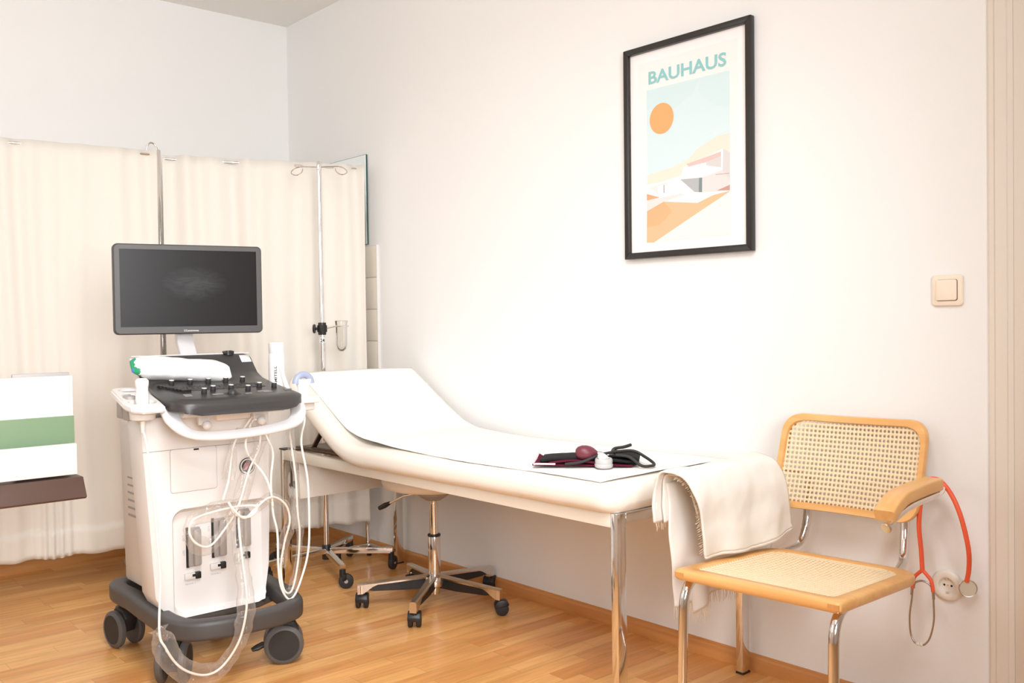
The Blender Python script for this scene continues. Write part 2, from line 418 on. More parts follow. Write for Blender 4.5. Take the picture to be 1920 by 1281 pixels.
# ------------------------------------------------------------------ curtain screen and the pole behind its gap
SCR = thing('folding_screen', 'cream curtain privacy screen across the back of the room', 'privacy screen', (.6, -.8, 0))
def curtain(p0, p1, z0, z1, gather, seed, parent):
    p0, p1 = V(p0), V(p1); d = (p1-p0); Ln = d.length; d.normalize(); n = V((d.y, -d.x, 0))
    if n.x < 0: n = -n
    rnd = random.Random(seed); comps = [(rnd.uniform(3, 22), rnd.uniform(0, 6.3), rnd.uniform(.2, 1)) for _ in range(11)]
    def off(s, tz):
        ss = s + .012*math.sin(tz*5+s*9)
        a = sum(c*math.sin(f*ss*2*PI/1.6+ph+.25*tz) for f, ph, c in comps)/3.2
        amp = .016+.004*(1-abs(tz-.5)*1.3)
        o = a*amp
        for (gs, gw, gd) in gather:       # pulled-together pleats at the hem
            wgt = math.exp(-((s-gs)/gw)**2)*max(0, 1-tz*1.9)
            o += gd*wgt*math.sin(s*2*PI/.032)
        return o
    def fn(u, v):
        s = u*Ln; tz = v
        z = z0[0]*(1-u)+z0[1]*u + (z1[0]*(1-u)+z1[1]*u - (z0[0]*(1-u)+z0[1]*u))*v
        hem = .0025 if v < .062 else 0
        return p0+d*s+n*(off(s, tz)+hem)+V((0, 0, z+.004*math.sin(s*37)*(1-v)))
    bm = BM(); nv = 32
    vs = [0, .012, .03, .05, .0615, .0625, .075]+[.075+.925*(k/24) for k in range(1, 25)]
    nu = int(Ln/.006)
    g = [[bm.verts.new(fn(i/nu, v)) for v in vs] for i in range(nu+1)]
    for i in range(nu):
        for j in range(len(vs)-1): bm.faces.new((g[i][j], g[i+1][j], g[i+1][j+1], g[i][j+1]))
    return solid(obj('curtain_panel', bm, CURT, parent, 80, recalc=False), .0015)
curtain((.345, -1.80, 0), (.506, -.914, 0), (.138, .142), (1.885, 1.875), [(.47, .07, .011)], 3, SCR)
curtain((.511, -.891, 0), (.844, -.066, 0), (.142, .163), (1.86, 1.85), [(.42, .1, .005), (.65, .07, .007)], 11, SCR)
for a in ((.822, -.062), (.325, -1.81)):
    bm = BM(); cyl(bm, (*a, .03), (*a, 1.84), .009, seg=16); obj('end_post', bm, CHROME, SCR)
for a, z in ((((.503, -.925), (.345, -1.81)), (1.87, 1.88)), (((.838, -.075), (.512, -.885)), (1.845, 1.855))):
    bm = BM(); cyl(bm, (a[0][0]-.012, a[0][1], z[0]-.012), (a[1][0]-.012, a[1][1], z[1]-.012), .006, seg=12); obj('top_rail', bm, CHROME, SCR)
for c in ((.838, -.062), (.345, -1.81)):
    bm = BM(); tube(bm, fillet([(c[0]-.02, c[1]-.17, .05), (c[0], c[1], .05), (c[0]+.19, c[1]-.01, .05)] if c[1] > -1 else [(c[0]-.15, c[1], .05), (c[0]+.2, c[1], .05)], .02), .008); obj('foot_bar', bm, CHROME, SCR)
    for q in ((-.02, -.16), (0.0, -.005)):
        bm = BM(); cyl(bm, (c[0]+q[0], c[1]+q[1], 0), (c[0]+q[0], c[1]+q[1], .045), .012, seg=16, bev=.003); obj('foot_glide', bm, BLACK, SCR)

HP = thing('hook_pole', 'slim chrome hook pole on a round base showing between the curtain panels', 'stand', (.208, -.79, 0))
bm = BM(); lathe(bm, [(0, 0), (.19, 0), (.193, .006), (.188, .014), (.16, .03), (.06, .042), (.02, .046), (0, .046)], (.208, -.79, 0), seg=48); obj('round_base', bm, BASEW, HP)
bm = BM(); cyl(bm, (.208, -.79, .04), (.208, -.79, 1.935), .0095, seg=20, bev=.003); obj('pole', bm, CHROME, HP)
bm = BM(); tube(bm, catmull([(.208, -.79, 1.92), (.20, -.80, 1.955), (.196, -.82, 1.968), (.192, -.835, 1.955), (.190, -.84, 1.93)], 6), .004, 10); obj('hook', bm, CHROME, HP)

# ------------------------------------------------------------------ infusion stand
bx, by = .97, -.373
IV = thing('infusion_stand', 'chrome infusion stand with two hooks and a glass vial before the curtain', 'drip stand', (bx, by, 0))
lean = V((-.033, .017, 1.74)).normalized()
def ivp(z): return V((bx, by, .08))+lean*(z-.08)
bm = BM(); cyl(bm, ivp(.09), ivp(1.06), .0125, seg=20); obj('lower_pole', bm, CHROME, IV)
bm = BM(); cyl(bm, ivp(1.0), ivp(1.815), .0105, seg=18); obj('upper_pole', bm, CHROME, IV)
bm = BM(); cyl(bm, ivp(.06), ivp(.125), .019, seg=20, bev=.003); obj('base_collar', bm, BLACK, IV)
for k in range(5):
    a = math.radians(-17+72*k); d = V((math.cos(a), math.sin(a), 0)); s = V((-d.y, d.x, 0)); c = V((bx, by, 0))
    bm = BM(); sweep(bm, [c+d*.015+V((0, 0, .098)), c+d*.29+V((0, 0, .088))], rrect(.024, .026, .003), up=(0, 0, 1)); obj('base_leg', bm, CHROME, IV)
    e = c+d*.285; q = e + V((math.cos(2.2*k+1), math.sin(2.2*k+1), 0))*.016
    cr = math.radians([200, 30, 80, 150, 260][k]); ax = V((math.cos(cr), math.sin(cr), 0)); fw = V((-ax.y, ax.x, 0))
    if k == 0: ax = V((.87, -.49, 0)); fw = V((-ax.y, ax.x, 0))
    bm = BM(); cyl(bm, e+V((0, 0, .05)), e+V((0, 0, .082)), .013, seg=14); box(bm, e+fw*.008+V((0, 0, .048)), (.028, .028, .03), bev=.005); cw = obj('caster', bm, BLACK, IV)
    w0 = e+fw*.014+V((0, 0, .031))
    bm = BM(); cyl(bm, w0-ax*.011, w0+ax*.011, .031, seg=26, bev=.004); wh = obj('wheel', bm, RUBBER, cw)
    bm = BM(); cyl(bm, w0-ax*.012, w0+ax*.012, .008, seg=14); obj('wheel_hub', bm, MIDGREY, cw)
top = ivp(1.80); hd = V((.085, .096, 0)).normalized()
bm = BM()
for s in (-1, 1):
    pts = [top, top+hd*s*.085+V((0, 0, .002)), top+hd*s*.118+V((0, 0, -.012)), top+hd*s*.122+V((0, 0, -.027)), top+hd*s*.10+V((0, 0, -.034)), top+hd*s*.078+V((0, 0, -.022)), top+hd*s*.072+V((0, 0, -.006))]
    tube(bm, catmull(pts, 8), .0026, 8)
obj('hook_arm', bm, CHROME, IV)
bm = BM(); cyl(bm, ivp(1.785), ivp(1.825), .0115, seg=16, bev=.003); obj('top_collar', bm, CHROME, IV)
z = 1.083; c = ivp(z)
bm = BM(); cyl(bm, ivp(1.055), ivp(1.11), .018, seg=18, bev=.003); box(bm, c, (.034, .034, .032), bev=.004); cl = obj('height_clamp', bm, BLACK, IV)
bm = BM(); cyl(bm, c-hd*.012, c-hd*.03, .006); lathe(bm, [(0, 0), (.019, 0), (.021, .004), (.019, .009), (0, .009)], c-hd*.03, -hd, 20); obj('clamp_knob', bm, BLACK, cl)
bm = BM(); cyl(bm, ivp(1.02), ivp(1.043), .0133, seg=20); lb = obj('number_tape', bm, STICK, IV)
vdir = V((.9, -.43, 0)).normalized(); xr = V((.43, .9, 0)).normalized()
bm = text_bm('24', ivp(1.023)+vdir*.0137-xr*.010, xr, (0, 0, 1), .017, .0006, .019, .02); obj('tape_number', bm, INK, lb)
v0 = c+hd*.085+V((0, 0, .01))
bm = BM(); tube(bm, [c+hd*.016, c+hd*.055+V((0, 0, .008))], .003, 8); tube(bm, [v0+V((math.cos(i*PI/10), math.sin(i*PI/10), 0))*.031 for i in range(20)], .0028, 8, True); obj('vial_ring', bm, CHROME, IV)
bm = BM(); lathe(bm, [(.031, .022), (.029, .02), (.025, -.0), (.025, -.085), (.02, -.103), (.01, -.112), (0, -.114), (0, -.112), (.009, -.110), (.0185, -.101), (.0236, -.085), (.0236, 0), (.028, .021), (.031, .022)], v0+V((0, 0, .002)), seg=28); obj('glass_vial', bm, glassm, IV)

# ------------------------------------------------------------------ examination couch
BED = thing('examination_couch', 'cream examination couch with raised headrest along the right wall', 'couch', (2.0, -.33, 0))
XA, XB, YA, YB = 1.045, 2.945, -.628, -.030
for x in (XA, XB-.025):
    for y in (YA, YB-.035):
        bm = BM(); box(bm, (x+.0125, y+.0175, .292), (.025, .035, .576), bev=.002); lg = obj('leg', bm, CHROME, BED)
        bm = BM(); box(bm, (x+.0125, y+.0175, .003), (.027, .037, .006)); obj('foot_cap', bm, BLACK, lg)
for y in (YA, YB-.03):
    bm = BM(); box(bm, ((XA+XB)/2, y+.015, .5605), (XB-XA-.052, .030, .042), bev=.003); obj('side_rail', bm, FRAMEW, BED)
for x in (XA, XB-.025):
    bm = BM(); box(bm, (x+.0125, (YA+YB)/2, .565), (.024, YB-YA-.072, .030), bev=.002); obj('end_rail', bm, CHROME, BED)
bm = BM(); box(bm, (XA+.02, YA+.02, .583), (.05, .045, .006), bev=.002); obj('corner_plate', bm, BLACK, BED)
# upholstery: one cushion bent at the hinge
def mat_path():
    hx, hz = 1.600, .648
    a = math.radians(30.6); pts = []
    L1 = .505; e = V((hx-math.cos(a)*L1, 0, hz+math.sin(a)*L1))
    ctrl = fillet([e, V((hx, 0, hz)), V((2.958, 0, .6555))], .10, 10)
    out = []
    for p, q in zip(ctrl, ctrl[1:]):
        n = max(1, int((q-p).length/.03))
        for k in range(n): out.append(p+(q-p)*k/n)
    out.append(ctrl[-1]); return out
MP = mat_path(); TH = .076
def cushion():
    bm = BM(); P = MP; m = len(P); Ls = [0]
    for p, q in zip(P, P[1:]): Ls.append(Ls[-1]+(q-p).length)
    tot = Ls[-1]; y0, y1 = -.662, -.014; R = .032; rc = .07
    rings = []
    # extra end stations for rounded ends
    stat = []
    for s in list(np.linspace(0, .08, 9))+[v for v in Ls if .085 < v < tot-.085]+list(tot-np.linspace(0, .08, 9)[::-1]): stat.append(float(s))
    def at(s):
        s = min(max(s, 0), tot)
        for i in range(m-1):
            if s <= Ls[i+1]+1e-9:
                f = (s-Ls[i])/max(1e-9, Ls[i+1]-Ls[i]); t = (P[i+1]-P[i]).normalized(); return P[i].lerp(P[i+1], f), t
        return P[-1], (P[-1]-P[-2]).normalized()
    for s in stat:
        p, t = at(s); n = V((-t.z, 0, t.x))
        e = min(s, tot-s)
        ins = rc-math.sqrt(max(0, rc*rc-(rc-e)**2)) if e < rc else 0      # plan corner rounding
        vr = R-math.sqrt(max(0, R*R-(R-e)**2)) if e < R else 0            # end edge rounding
        sec = []
        h = TH-2*vr*.85; wdt = (y1-y0)-2*ins
        rr = min(R, h*.45)
        for a, b in rrect(wdt, h, rr, 5): sec.append((a, b))
        cy = (y0+y1)/2
        ring = []
        for a, b in sec:
            dome = .006*(1-(2*a/wdt)**2) if b > 0 else 0
            ring.append(bm.verts.new(p+V((0, cy+a, 0))+n*(b-TH/2+dome)))
        rings.append(ring)
    k = len(rings[0])
    for a, b in zip(rings, rings[1:]):
        for j in range(k): bm.faces.new((a[j], a[(j+1) % k], b[(j+1) % k], b[j]))
    bm.faces.new(rings[0][::-1]); bm.faces.new(rings[-1])
    for v in bm.verts:
        w_ = noise.noise(v.co*6)*.0015+noise.noise(v.co*22)*.0007
        v.co.z += w_
    return bm
CU = obj('cushion', cushion(), LEATHER, BED, 70)
for y in (-.56, -.10):
    bm = BM()
    sweep(bm, [V((1.20, y, .59)), V((1.27, y, .66)), V((1.285, y, .735))], rrect(.022, .008, .002), up=(1, 0, -.6))
    sweep(bm, [V((1.09, y, .585)), V((1.50, y, .600))], rrect(.02, .018, .002), up=(0, 0, 1))
    obj('headrest_bracket', bm, BRKT, BED)
bm = BM(); box(bm, (1.30, -.33, .588), (.42, .50, .012), bev=.003); obj('support_board', bm, BRKT, BED)
bm = BM(); box(bm, (1.15, -.333, .464), (.012, .53, .165), bev=.003)
obj('end_apron', bm, LEATHER, BED)
bm = BM(); box(bm, (1.30, -.33, .558), (.34, .05, .02)); obj('apron_bracket', bm, BRKT, BED)

t = thing('paper_roll', 'roll of couch paper hung under the head end of the couch', 'paper roll', (1.08, -.33, .37))
bm = BM(); prof = [(.016, 0), (.058, 0), (.058, .49), (.016, .49), (.016, 0)]
lathe(bm, prof, (1.075, -.578, .430), (0, 1, 0), 36); obj('roll', bm, PAPER, t, 30)
bm = BM(); lathe(bm, [(.0165, -.001), (.0125, -.001), (.0125, .491), (.0165, .491)], (1.075, -.578, .430), (0, 1, 0), 24); obj('roll_core', bm, BROWN, t)
bm = BM(); cyl(bm, (1.075, -.592, .43), (1.075, -.066, .43), .006); 
for y in (-.588, -.071): box(bm, (1.070, y, .487), (.012, .004, .128))
obj('holder_rod', bm, BRKT, t)

# paper cover lying on the couch
def paper_sheet():
    bm = BM(); P = MP; Ls = [0]
    for p, q in zip(P, P[1:]): Ls.append(Ls[-1]+(q-p).length)
    tot = Ls[-1]
    def at(s):
        for i in range(len(P)-1):
            if s <= Ls[i+1]: break
        f = (s-Ls[i])/(Ls[i+1]-Ls[i]); t = (P[i+1]-P[i]).normalized(); return P[i].lerp(P[i+1], f), V((-t.z, 0, t.x))
    S0, S1 = .012, tot-.075
    def fn(u, v):
        s = S0+(S1-S0)*u; p, n = at(s)
        y0_ = -.602-.022*min(1, max(0, (s-.75)/.4)); y = y0_+(-.040-y0_)*v + .004*math.sin(s*9)*(1-v)
        cy = -.338; dome = .006*(1-(2*(y-cy)/.648)**2)
        hb = math.exp(-((s-.55)/.17)**2)                         # tents over the hinge
        lift = .0022+hb*(.014+.006*(1-v))
        wr = .0022*noise.noise(V((s*7, y*9, 1.3)))+.0011*noise.noise(V((s*25, y*16, 4)))
        edge = 0
        return p+V((0, y, 0))+n*(dome+lift+wr*.8+edge*.5)
    grid(bm, fn, 150, 40); return bm
PS = obj('paper_cover', paper_sheet(), PAPER, None, 80, recalc=False); solid(PS, .0008, 1)
tag(PS, 'long white paper cover spread over the cream couch', 'paper sheet')

# ------------------------------------------------------------------ stool
sx, sy = 1.695, -.315
ST = thing('swivel_stool', 'round cream swivel stool with five castors pushed under the couch', 'stool', (sx, sy, 0))
bm = BM(); lathe(bm, [(0, 0), (.175, 0), (.192, .008), (.20, .026), (.20, .044), (.192, .060), (.17, .068), (0, .072)], (sx, sy, .463), seg=48); obj('seat', bm, LEATHER, ST, 50)
bm = BM(); lathe(bm, [(0, 0), (.030, 0), (.050, .012), (.062, .022), (.062, .052), (0, .052)], (sx, sy, .412), seg=32); obj('seat_plate', bm, MIDGREY, ST)
bm = BM(); cyl(bm, (sx, sy, .24), (sx, sy, .413), .0125, seg=20); cyl(bm, (sx, sy, .24), (sx, sy, .400), .0165, seg=20); obj('gas_column', bm, CHROME, ST)
bm = BM(); cyl(bm, (sx, sy, .10), (sx, sy, .272), .024, seg=28, bev=.002); cyl(bm, (sx, sy, .045), (sx, sy, .10), .0205, seg=24, bev=.002); cs = obj('column_sleeve', bm, CHROME, ST)
bm = BM(); cyl(bm, (sx, sy, .270), (sx, sy, .279), .0255, seg=28, bev=.002); obj('sleeve_ring', bm, BLACK, cs)
bm = BM(); tube(bm, [(sx-.03, sy-.01, .440), (sx-.14, sy-.04, .415), (sx-.225, sy-.055, .375)], .0045, 10); lv = obj('height_lever', bm, CHROME, ST)
bm = BM(); sweep(bm, [V((sx-.222, sy-.054, .377)), V((sx-.25, sy-.06, .364)), V((sx-.28, sy-.066, .350))], circ(.009, 14), scale=lambda q: .75+.5*math.sin(q*2.6)); obj('lever_grip', bm, BLACK, lv)
bm = BM(); lathe(bm, [(0, .074), (.03, .074), (.042, .08), (.046, .10), (.040, .116), (.026, .124), (0, .124)], (sx, sy, 0), seg=30); obj('hub', bm, ALU, ST)
for k in range(5):
    a = math.radians(20+72*k); d = V((math.cos(a), math.sin(a), 0)); c = V((sx, sy, 0)); up = V((0, 0, 1)); s = V((-d.y, d.x, 0))
    def web(r): return .124-.026*(r/.30)
    bm = BM()
    n = 14; ring_prev = None
    for i in range(n+1):
        r = .03+(.298-.03)*i/n; zt = web(r); wd = .0175-.004*i/n; 
        th = .011 if r < .23 else .011+(.040-.011)*min(1, (r-.23)/.045)
        ring = [bm.verts.new(c+d*r+s*y+up*(zt+z)) for y, z in ((-wd, -th), (-wd, -.005), (-wd+.006, 0), (wd-.006, 0), (wd, -.005), (wd, -th))]
        if ring_prev:
            for j in range(6): bm.faces.new((ring_prev[j], ring_prev[(j+1) % 6], ring[(j+1) % 6], ring[j]))
        else: bm.faces.new(ring[::-1])
        ring_prev = ring
    bm.faces.new(ring_prev); cyl(bm, c+d*.283+up*.060, c+d*.283+up*.090, .0145, seg=18)
    ar = obj('base_arm', bm, ALU, ST, 30)
    bm = BM(); prism(bm, [(.03, .112), (.235, .0935), (.262, .074), (.235, .069), (.10, .068), (.03, .072)], lambda r, z: c+d*r+s*.0105+up*z, -s*.021); obj('arm_underside', bm, BLACK, ar)
    e = c+d*.283
    ca = math.radians([250, 120, 350, 205, 255][k]) if k != 4 else math.radians(255)
    ax = V((math.cos(ca+PI/2), math.sin(ca+PI/2), 0)); fw = V((math.cos(ca), math.sin(ca), 0))
    if k == 4: fw = V((.66, .75, 0)); fw = V((-.75, .66, 0)); ax = V((.66, .75, 0))
    if k == 3: fw = V((-.75, .66, 0)); ax = V((.66, .75, 0))
    if k == 0: ax = V((.80, -.55, 0)); fw = V((.55, .80, 0))
    hood = BM(); cyl(hood, e+up*.045, e+up*.063, .010, seg=14)
    q = e+fw*.014
    oc = [(-.030, .026), (-.029, .040), (-.018, .056), (0, .062), (.018, .056), (.028, .042)]
    prism(hood, [(-.028, .024), (-.029, .040), (-.018, .055), (0, .060), (.018, .055), (.029, .040), (.020, .034), (-.004, .028)], lambda x, z: q+fw*x-ax*.024+up*z, ax*.048, .004)
    co = obj('caster', hood, BLACK, ST)
    for sg in (-1, 1):
        bm = BM(); cyl(bm, q+ax*sg*.007+up*.025, q+ax*sg*.0235+up*.025, .025, seg=26, bev=.004); obj('wheel', bm, RUBBER, co)

# ------------------------------------------------------------------ blood pressure cuff
def curve_on(p): return p
BPZ = .6655
CF = thing('blood_pressure_cuff', 'folded black and burgundy blood pressure cuff with rubber bulb lying on the couch', 'blood pressure cuff', (2.65, -.44, BPZ))
ex = V((.772, .636, 0)).normalized(); ey = V((-ex.y, ex.x, 0)); o0 = V((2.567, -.588, BPZ))
def cuff_layer(x0, x1, w0, w1, zfn, th, nu=40, nv=14):
    bm = BM()
    def fn(u, v):
        x = x0+(x1-x0)*u; y = w0+(w1-w0)*v
        return o0+ex*x+ey*y+V((0, 0, zfn(x, y)))
    grid(bm, fn, nu, nv); return bm
L_ = .30
zb = lambda x, y: .003+.010*math.exp(-((x-.0)/.02)**2)*max(0, y/.13)
b_ = obj('cuff_lining', cuff_layer(.0, L_, .0, .125, lambda x, y: .004+.0008*math.sin(x*60)+(.018*max(0, 1-x/.03)*(y/.125)), .004), BURGF, CF, 60, False); solid(b_, .004, 0)
b_ = obj('cuff_shell', cuff_layer(.022, L_+.004, .012, .130, lambda x, y: .013+.013*math.sin(min(1, max(0, (x-.02)/.26))*PI)**.7*(.55+.45*math.sin(min(1, y/.13)*PI))+.001*noise.noise(V((x*40, y*40, 0))), .006), CUFFB, CF, 60, False); solid(b_, .009, 0)
bm = BM()
def foldpath(y): return [o0+ex*(L_-.01)+ey*y+V((0, 0, .003)), o0+ex*(L_+.012)+ey*y+V((0, 0, .008)), o0+ex*(L_+.014)+ey*y+V((0, 0, .020)), o0+ex*(L_-.005)+ey*y+V((0, 0, .028)), o0+ex*(L_-.07)+ey*y+V((0, 0, .032))]
ff = [catmull(foldpath(.012+.118*j/8), 5) for j in range(9)]
vv = [[bm.verts.new(p) for p in r] for r in ff]
for i in range(8):
    for j in range(len(vv[0])-1): bm.faces.new((vv[i][j], vv[i+1][j], vv[i+1][j+1], vv[i][j+1]))
b_ = obj('cuff_fold', bm, CUFFB, CF, 60, False); solid(b_, .005, 0)
b_ = obj('cuff_binding', cuff_layer(.05, .20, -.003, .004, lambda x, y: .010+.008*math.sin((x-.05)/.15*PI), .003, 30, 3), BURGF, CF, 60, False); solid(b_, .006, 0)
bm = BM(); tube(bm, [o0+ex*.004+ey*.0+V((0, 0, .006)), o0+ex*.012-ey*.002+V((0, 0, .0075)), o0+ex*.07-ey*.003+V((0, 0, .0075))], .0028, 8)
tube(bm, [o0+ex*.002+ey*.006+V((0, 0, .008)), o0+ex*.004+ey*.06+V((0, 0, .014)), o0+ex*.004+ey*.122+V((0, 0, .024))], .003, 8); obj('pale_edging', bm, PINKTRIM, CF)
bc = V((2.682, -.475, .7055)); bd = V((.66, .75, -.06)).normalized()
bm = BM(); lathe(bm, [(0, -.032), (.009, -.031), (.0165, -.025), (.0215, -.013), (.0225, 0), (.0205, .012), (.0155, .023), (.009, .031), (.006, .035), (0, .035)], bc, bd, 32); BU = obj('bulb', bm, BURG, CF, 60)
vx = bc+bd*.034
bm = BM(); cyl(bm, vx, vx+bd*.014, .0065); cyl(bm, vx+bd*.010, vx+bd*.05+V((0, 0, -.006)), .0048); cyl(bm, vx+bd*.006+V((-.002, -.006, -.006)), vx+bd*.006+V((.012, -.018, -.010)), .0045); 
obj('air_valve', bm, ALU, CF)
gc = o0+ex*.215-ey*.012+V((0, 0, 0))
bm = BM(); lathe(bm, [(0, .0), (.022, 0), (.0265, .003), (.0275, .009), (.0255, .013), (.0262, .017), (.0262, .024), (.024, .028), (.022, .0285), (.0215, .0265), (0, .0265)], gc, (0.05, -.03, 1), 36); ga = obj('gauge', bm, GAUGE, CF, 30)
bm = BM(); cyl(bm, gc+V((0, 0, .0275)), gc+V((.001, 0, .0285)), .0205); obj('gauge_glass', bm, SIDEP, ga)
bm = BM()
h = lambda x, y, z: o0+ex*x+ey*y+V((0, 0, z))
tube(bm, catmull([h(.10, -.006, .008), h(.15, -.008, .016), h(.20, .005, .034), h(.25, .04, .040), h(.30, .06, .040), h(.335, .05, .024), h(.362, .02, .008), h(.352, -.012, .006), h(.325, -.012, .007), h(.29, .0, .030), h(.25, .01, .034)], 8), .0045, 10)
tube(bm, catmull([vx+bd*.045+V((0, 0, -.004)), h(.24, .085, .042), h(.27, .105, .046), h(.29, .125, .050)], 8), .005, 10)
obj('air_tube', bm, RUBBER, CF)

# ------------------------------------------------------------------ picture
PC = V((2.7044, 0, 1.6704)); th = -.0043
PX = V((math.cos(th), 0, math.sin(th))); PZ = V((-math.sin(th), 0, math.cos(th)))
def pp(u, v, n=0.): return PC+PX*u+PZ*v+V((0, -n, 0))
PF = thing('framed_poster', 'black framed poster of a white house under an orange sun on the right wall', 'poster', (2.7044, -.012, 1.31))
for (a, b) in (((-.26, .36), (.26, .36)), ((.26, .36), (.26, -.36)), ((.26, -.36), (-.26, -.36)), ((-.26, -.36), (-.26, .36))):
    A = V((a[0], a[1])); B = V((b[0], b[1])); inA = V((a[0]-math.copysign(.021, a[0]), a[1]-math.copysign(.021, a[1]))); inB = V((b[0]-math.copysign(.021, b[0]), b[1]-math.copysign(.021, b[1])))
    bm = BM(); prism(bm, [tuple(A), tuple(B), tuple(inB), tuple(inA)], lambda u, v: pp(u, v, .003), (0, -.022, 0), .002); obj('frame_bar', bm, BLACKFR, PF)
bm = BM(); box(bm, pp(0, 0, .007), (.49, .006, .69), rot=Matrix.Rotation(-th, 3, 'Y')); obj('backing', bm, WHITEB, PF)
art = [  # polygon, colour
 ([(-.2415, .3436), (.2415, .3436), (.2415, -.3436), (-.2415, -.3436)], (253, 249, 248)),
 ([(-.204, .305), (.204, .305), (.203, -.308), (-.209, -.308)], (250, 244, 242)),
 ([(-.1675, .2105), (.1725, .2105), (.1727, 0), (.0058, -.06), (-.1673, -.09)], (217, 236, 239)),
 ([(-.1675, .2105), (.06, .2105), (.02, .16), (-.07, .12), (-.1675, .15)], (213, 234, 237)),
 ([(.06, .2105), (.1725, .2105), (.1726, .09), (.10, .12), (.05, .17)], (214, 235, 238)),
 ([(-.1672, -.0768), (-.0625, -.0637), (.0144, -.0424), (.0397, -.019), (.0808, -.0045), (.1211, .0129), (.1721, .0156), (.1721, -.0708), (-.1679, -.1142)], (253, 229, 214)),
 ([(-.1678, -.1087), (-.0247, -.1068), (.033, -.1551), (-.1689, -.1626)], (252, 249, 248)),
 ([(-.0113, -.0694), (.1463, -.0304), (.1451, -.0986), (-.0248, -.1081)], (252, 250, 250)),
 ([(.0097, -.0684), (.1383, -.0398), (.139, -.0895), (.0795, -.075), (.0796, -.0652)], (216, 214, 212)),
 ([(.0015, -.0608), (.1383, -.0385), (.1381, -.0526), (.0796, -.0652), (.0097, -.0704)], (243, 196, 192)),
 ([(.0642, -.112), (.1451, -.0973), (.172, -.1156), (.1711, -.1648), (.0633, -.1593)], (224, 222, 221)),
 ([(.1463, -.0304), (.1725, -.0465), (.1711, -.13), (.1439, -.10)], (218, 215, 215)),
 ([(-.0248, -.1081), (.0642, -.112), (.0633, -.1593), (.033, -.1551)], (184, 187, 187)),
 ([(.052, -.1118), (.0642, -.112), (.0633, -.1593), (.050, -.1575)], (132, 146, 146)),
 ([(-.1608, -.1183), (-.0781, -.1108), (-.0788, -.146), (-.121, -.1449)], (234, 229, 228)),
 ([(-.1196, -.1189), (-.0783, -.1176), (-.0788, -.1447), (-.1201, -.1436)], (250, 247, 247)),
 ([(-.0955, -.118), (-.0915, -.118), (-.0918, -.1445), (-.0958, -.1442)], (170, 165, 165)),
 ([(-.1681, -.1641), (-.0257, -.1537), (-.0005, -.1607), (-.0952, -.1759), (-.1688, -.1994)], (226, 224, 222)),
 ([(-.0951, -.1739), (-.0004, -.1593), (.1019, -.1629), (.1727, -.1662), (.0446, -.1919)], (253, 249, 247)),
 ([(.1726, -.1682), (.1731, -.304), (-.1394, -.3055)], (254, 240, 234)),
 ([(-.1688, -.1994), (-.0951, -.1739), (.0446, -.1919), (.1098, -.1727), (.1727, -.1669), (-.1394, -.3079), (-.1709, -.3061)], (250, 192, 152)),
 ([(-.1688, -.1994), (-.0951, -.1739), (-.06, -.21), (-.11, -.25), (-.169, -.255)], (248, 182, 138)),
 ([(.1219, -.1602), (.1715, -.1476), (.1711, -.1648)], (205, 158, 146)),
 ([(-.1685, -.1405), (-.1124, -.158), (-.1689, -.1626)], (244, 172, 132)),
 ([(.1173, -.1085), (.1705, -.1108), (.1705, -.1122), (.1173, -.1099)], (214, 150, 150)),
 ([(-.1019+.0515*math.cos(i*PI/24), .1053+.0515*math.sin(i*PI/24)) for i in range(48)], (249, 176, 118)),
]
bm = BM(); mats = []
for i, (pl, col) in enumerate(art):
    f = bm.faces.new([bm.verts.new(pp(u, v, .0105+.00004*i)) for u, v in pl]); f.material_index = i
    if f.normal.dot(V((0, -1, 0))) < 0: f.normal_update()
    mats.append(mat('print_ink', srgb(*col), .55, var=.012, scale=14, spec=.25))
pr = obj('print', bm, mats, PF, 30, recalc=False)
bm = text_bm('BAUHAUS', pp(-.157, .2275, .0117), PX, PZ, .0435, .0003, .3185, .022); obj('print_title', bm, TEAL, pr)

# ------------------------------------------------------------------ switch and socket
SW = thing('light_switch', 'cream square light switch on the right wall near the door', 'light switch', (3.552, -.006, 1.125))
c = V((3.552, 0, 1.167))
bm = BM(); prism(bm, [(a, b) for a, b in rrect(.080, .082, .010, 5)], lambda a, b: c+V((a, 0, b)), (0, -.0105, 0), .004); obj('frame', bm, SWITCH, SW)
bm = BM(); prism(bm, rrect(.0555, .0565, .006, 5), lambda a, b: c+V((a, -.0095, b)), (0, -.0014, 0)); obj('gap', bm, BROWN, SW)
bm = BM(); prism(bm, rrect(.0535, .0545, .0055, 5), lambda a, b: c+V((a-.0004, -.010+.018*a*.12, b+.0004)), (0, -.0055, 0), .0015); obj('rocker', bm, SWITCH, SW)
SO = thing('wall_socket', 'round white wall socket low on the wall behind the chair', 'socket', (3.548, -.006, .345))
c = V((3.548, 0, .388))
bm = BM(); lathe(bm, [(.0415, 0), (.0412, .006), (.039, .010), (.034, .0125), (.0235, .0135), (.0212, .012), (.0205, .0035), (0, .0035)], c, (0, -1, 0), 44); obj('cover_plate', bm, SOCK, SO, 40)
bm = BM()
for q in ((-.0095, 0.0), (.0095, 0.0)): cyl(bm, c+V((q[0], -.0034, q[1])), c+V((q[0], -.0042, q[1])), .0028, seg=14)
obj('pin_hole', bm, DARKHOLE, SO)
bm = BM()
for q in (-.0185, .0185):
    bm = BM(); box(bm, c+V((0, -.008, q)), (.005, .006, .0035)); obj('earth_contact', bm, ALU, SO)
bm = BM(); cyl(bm, c+V((0, -.0034, 0)), c+V((0, -.0048, 0)), .0024, seg=12); obj('screw', bm, ALU, SO)

# ------------------------------------------------------------------ ultrasound machine
US = thing('ultrasound_machine', 'white ultrasound machine on dark castors with a wide monitor', 'ultrasound machine', (1.62, -1.23, 0))
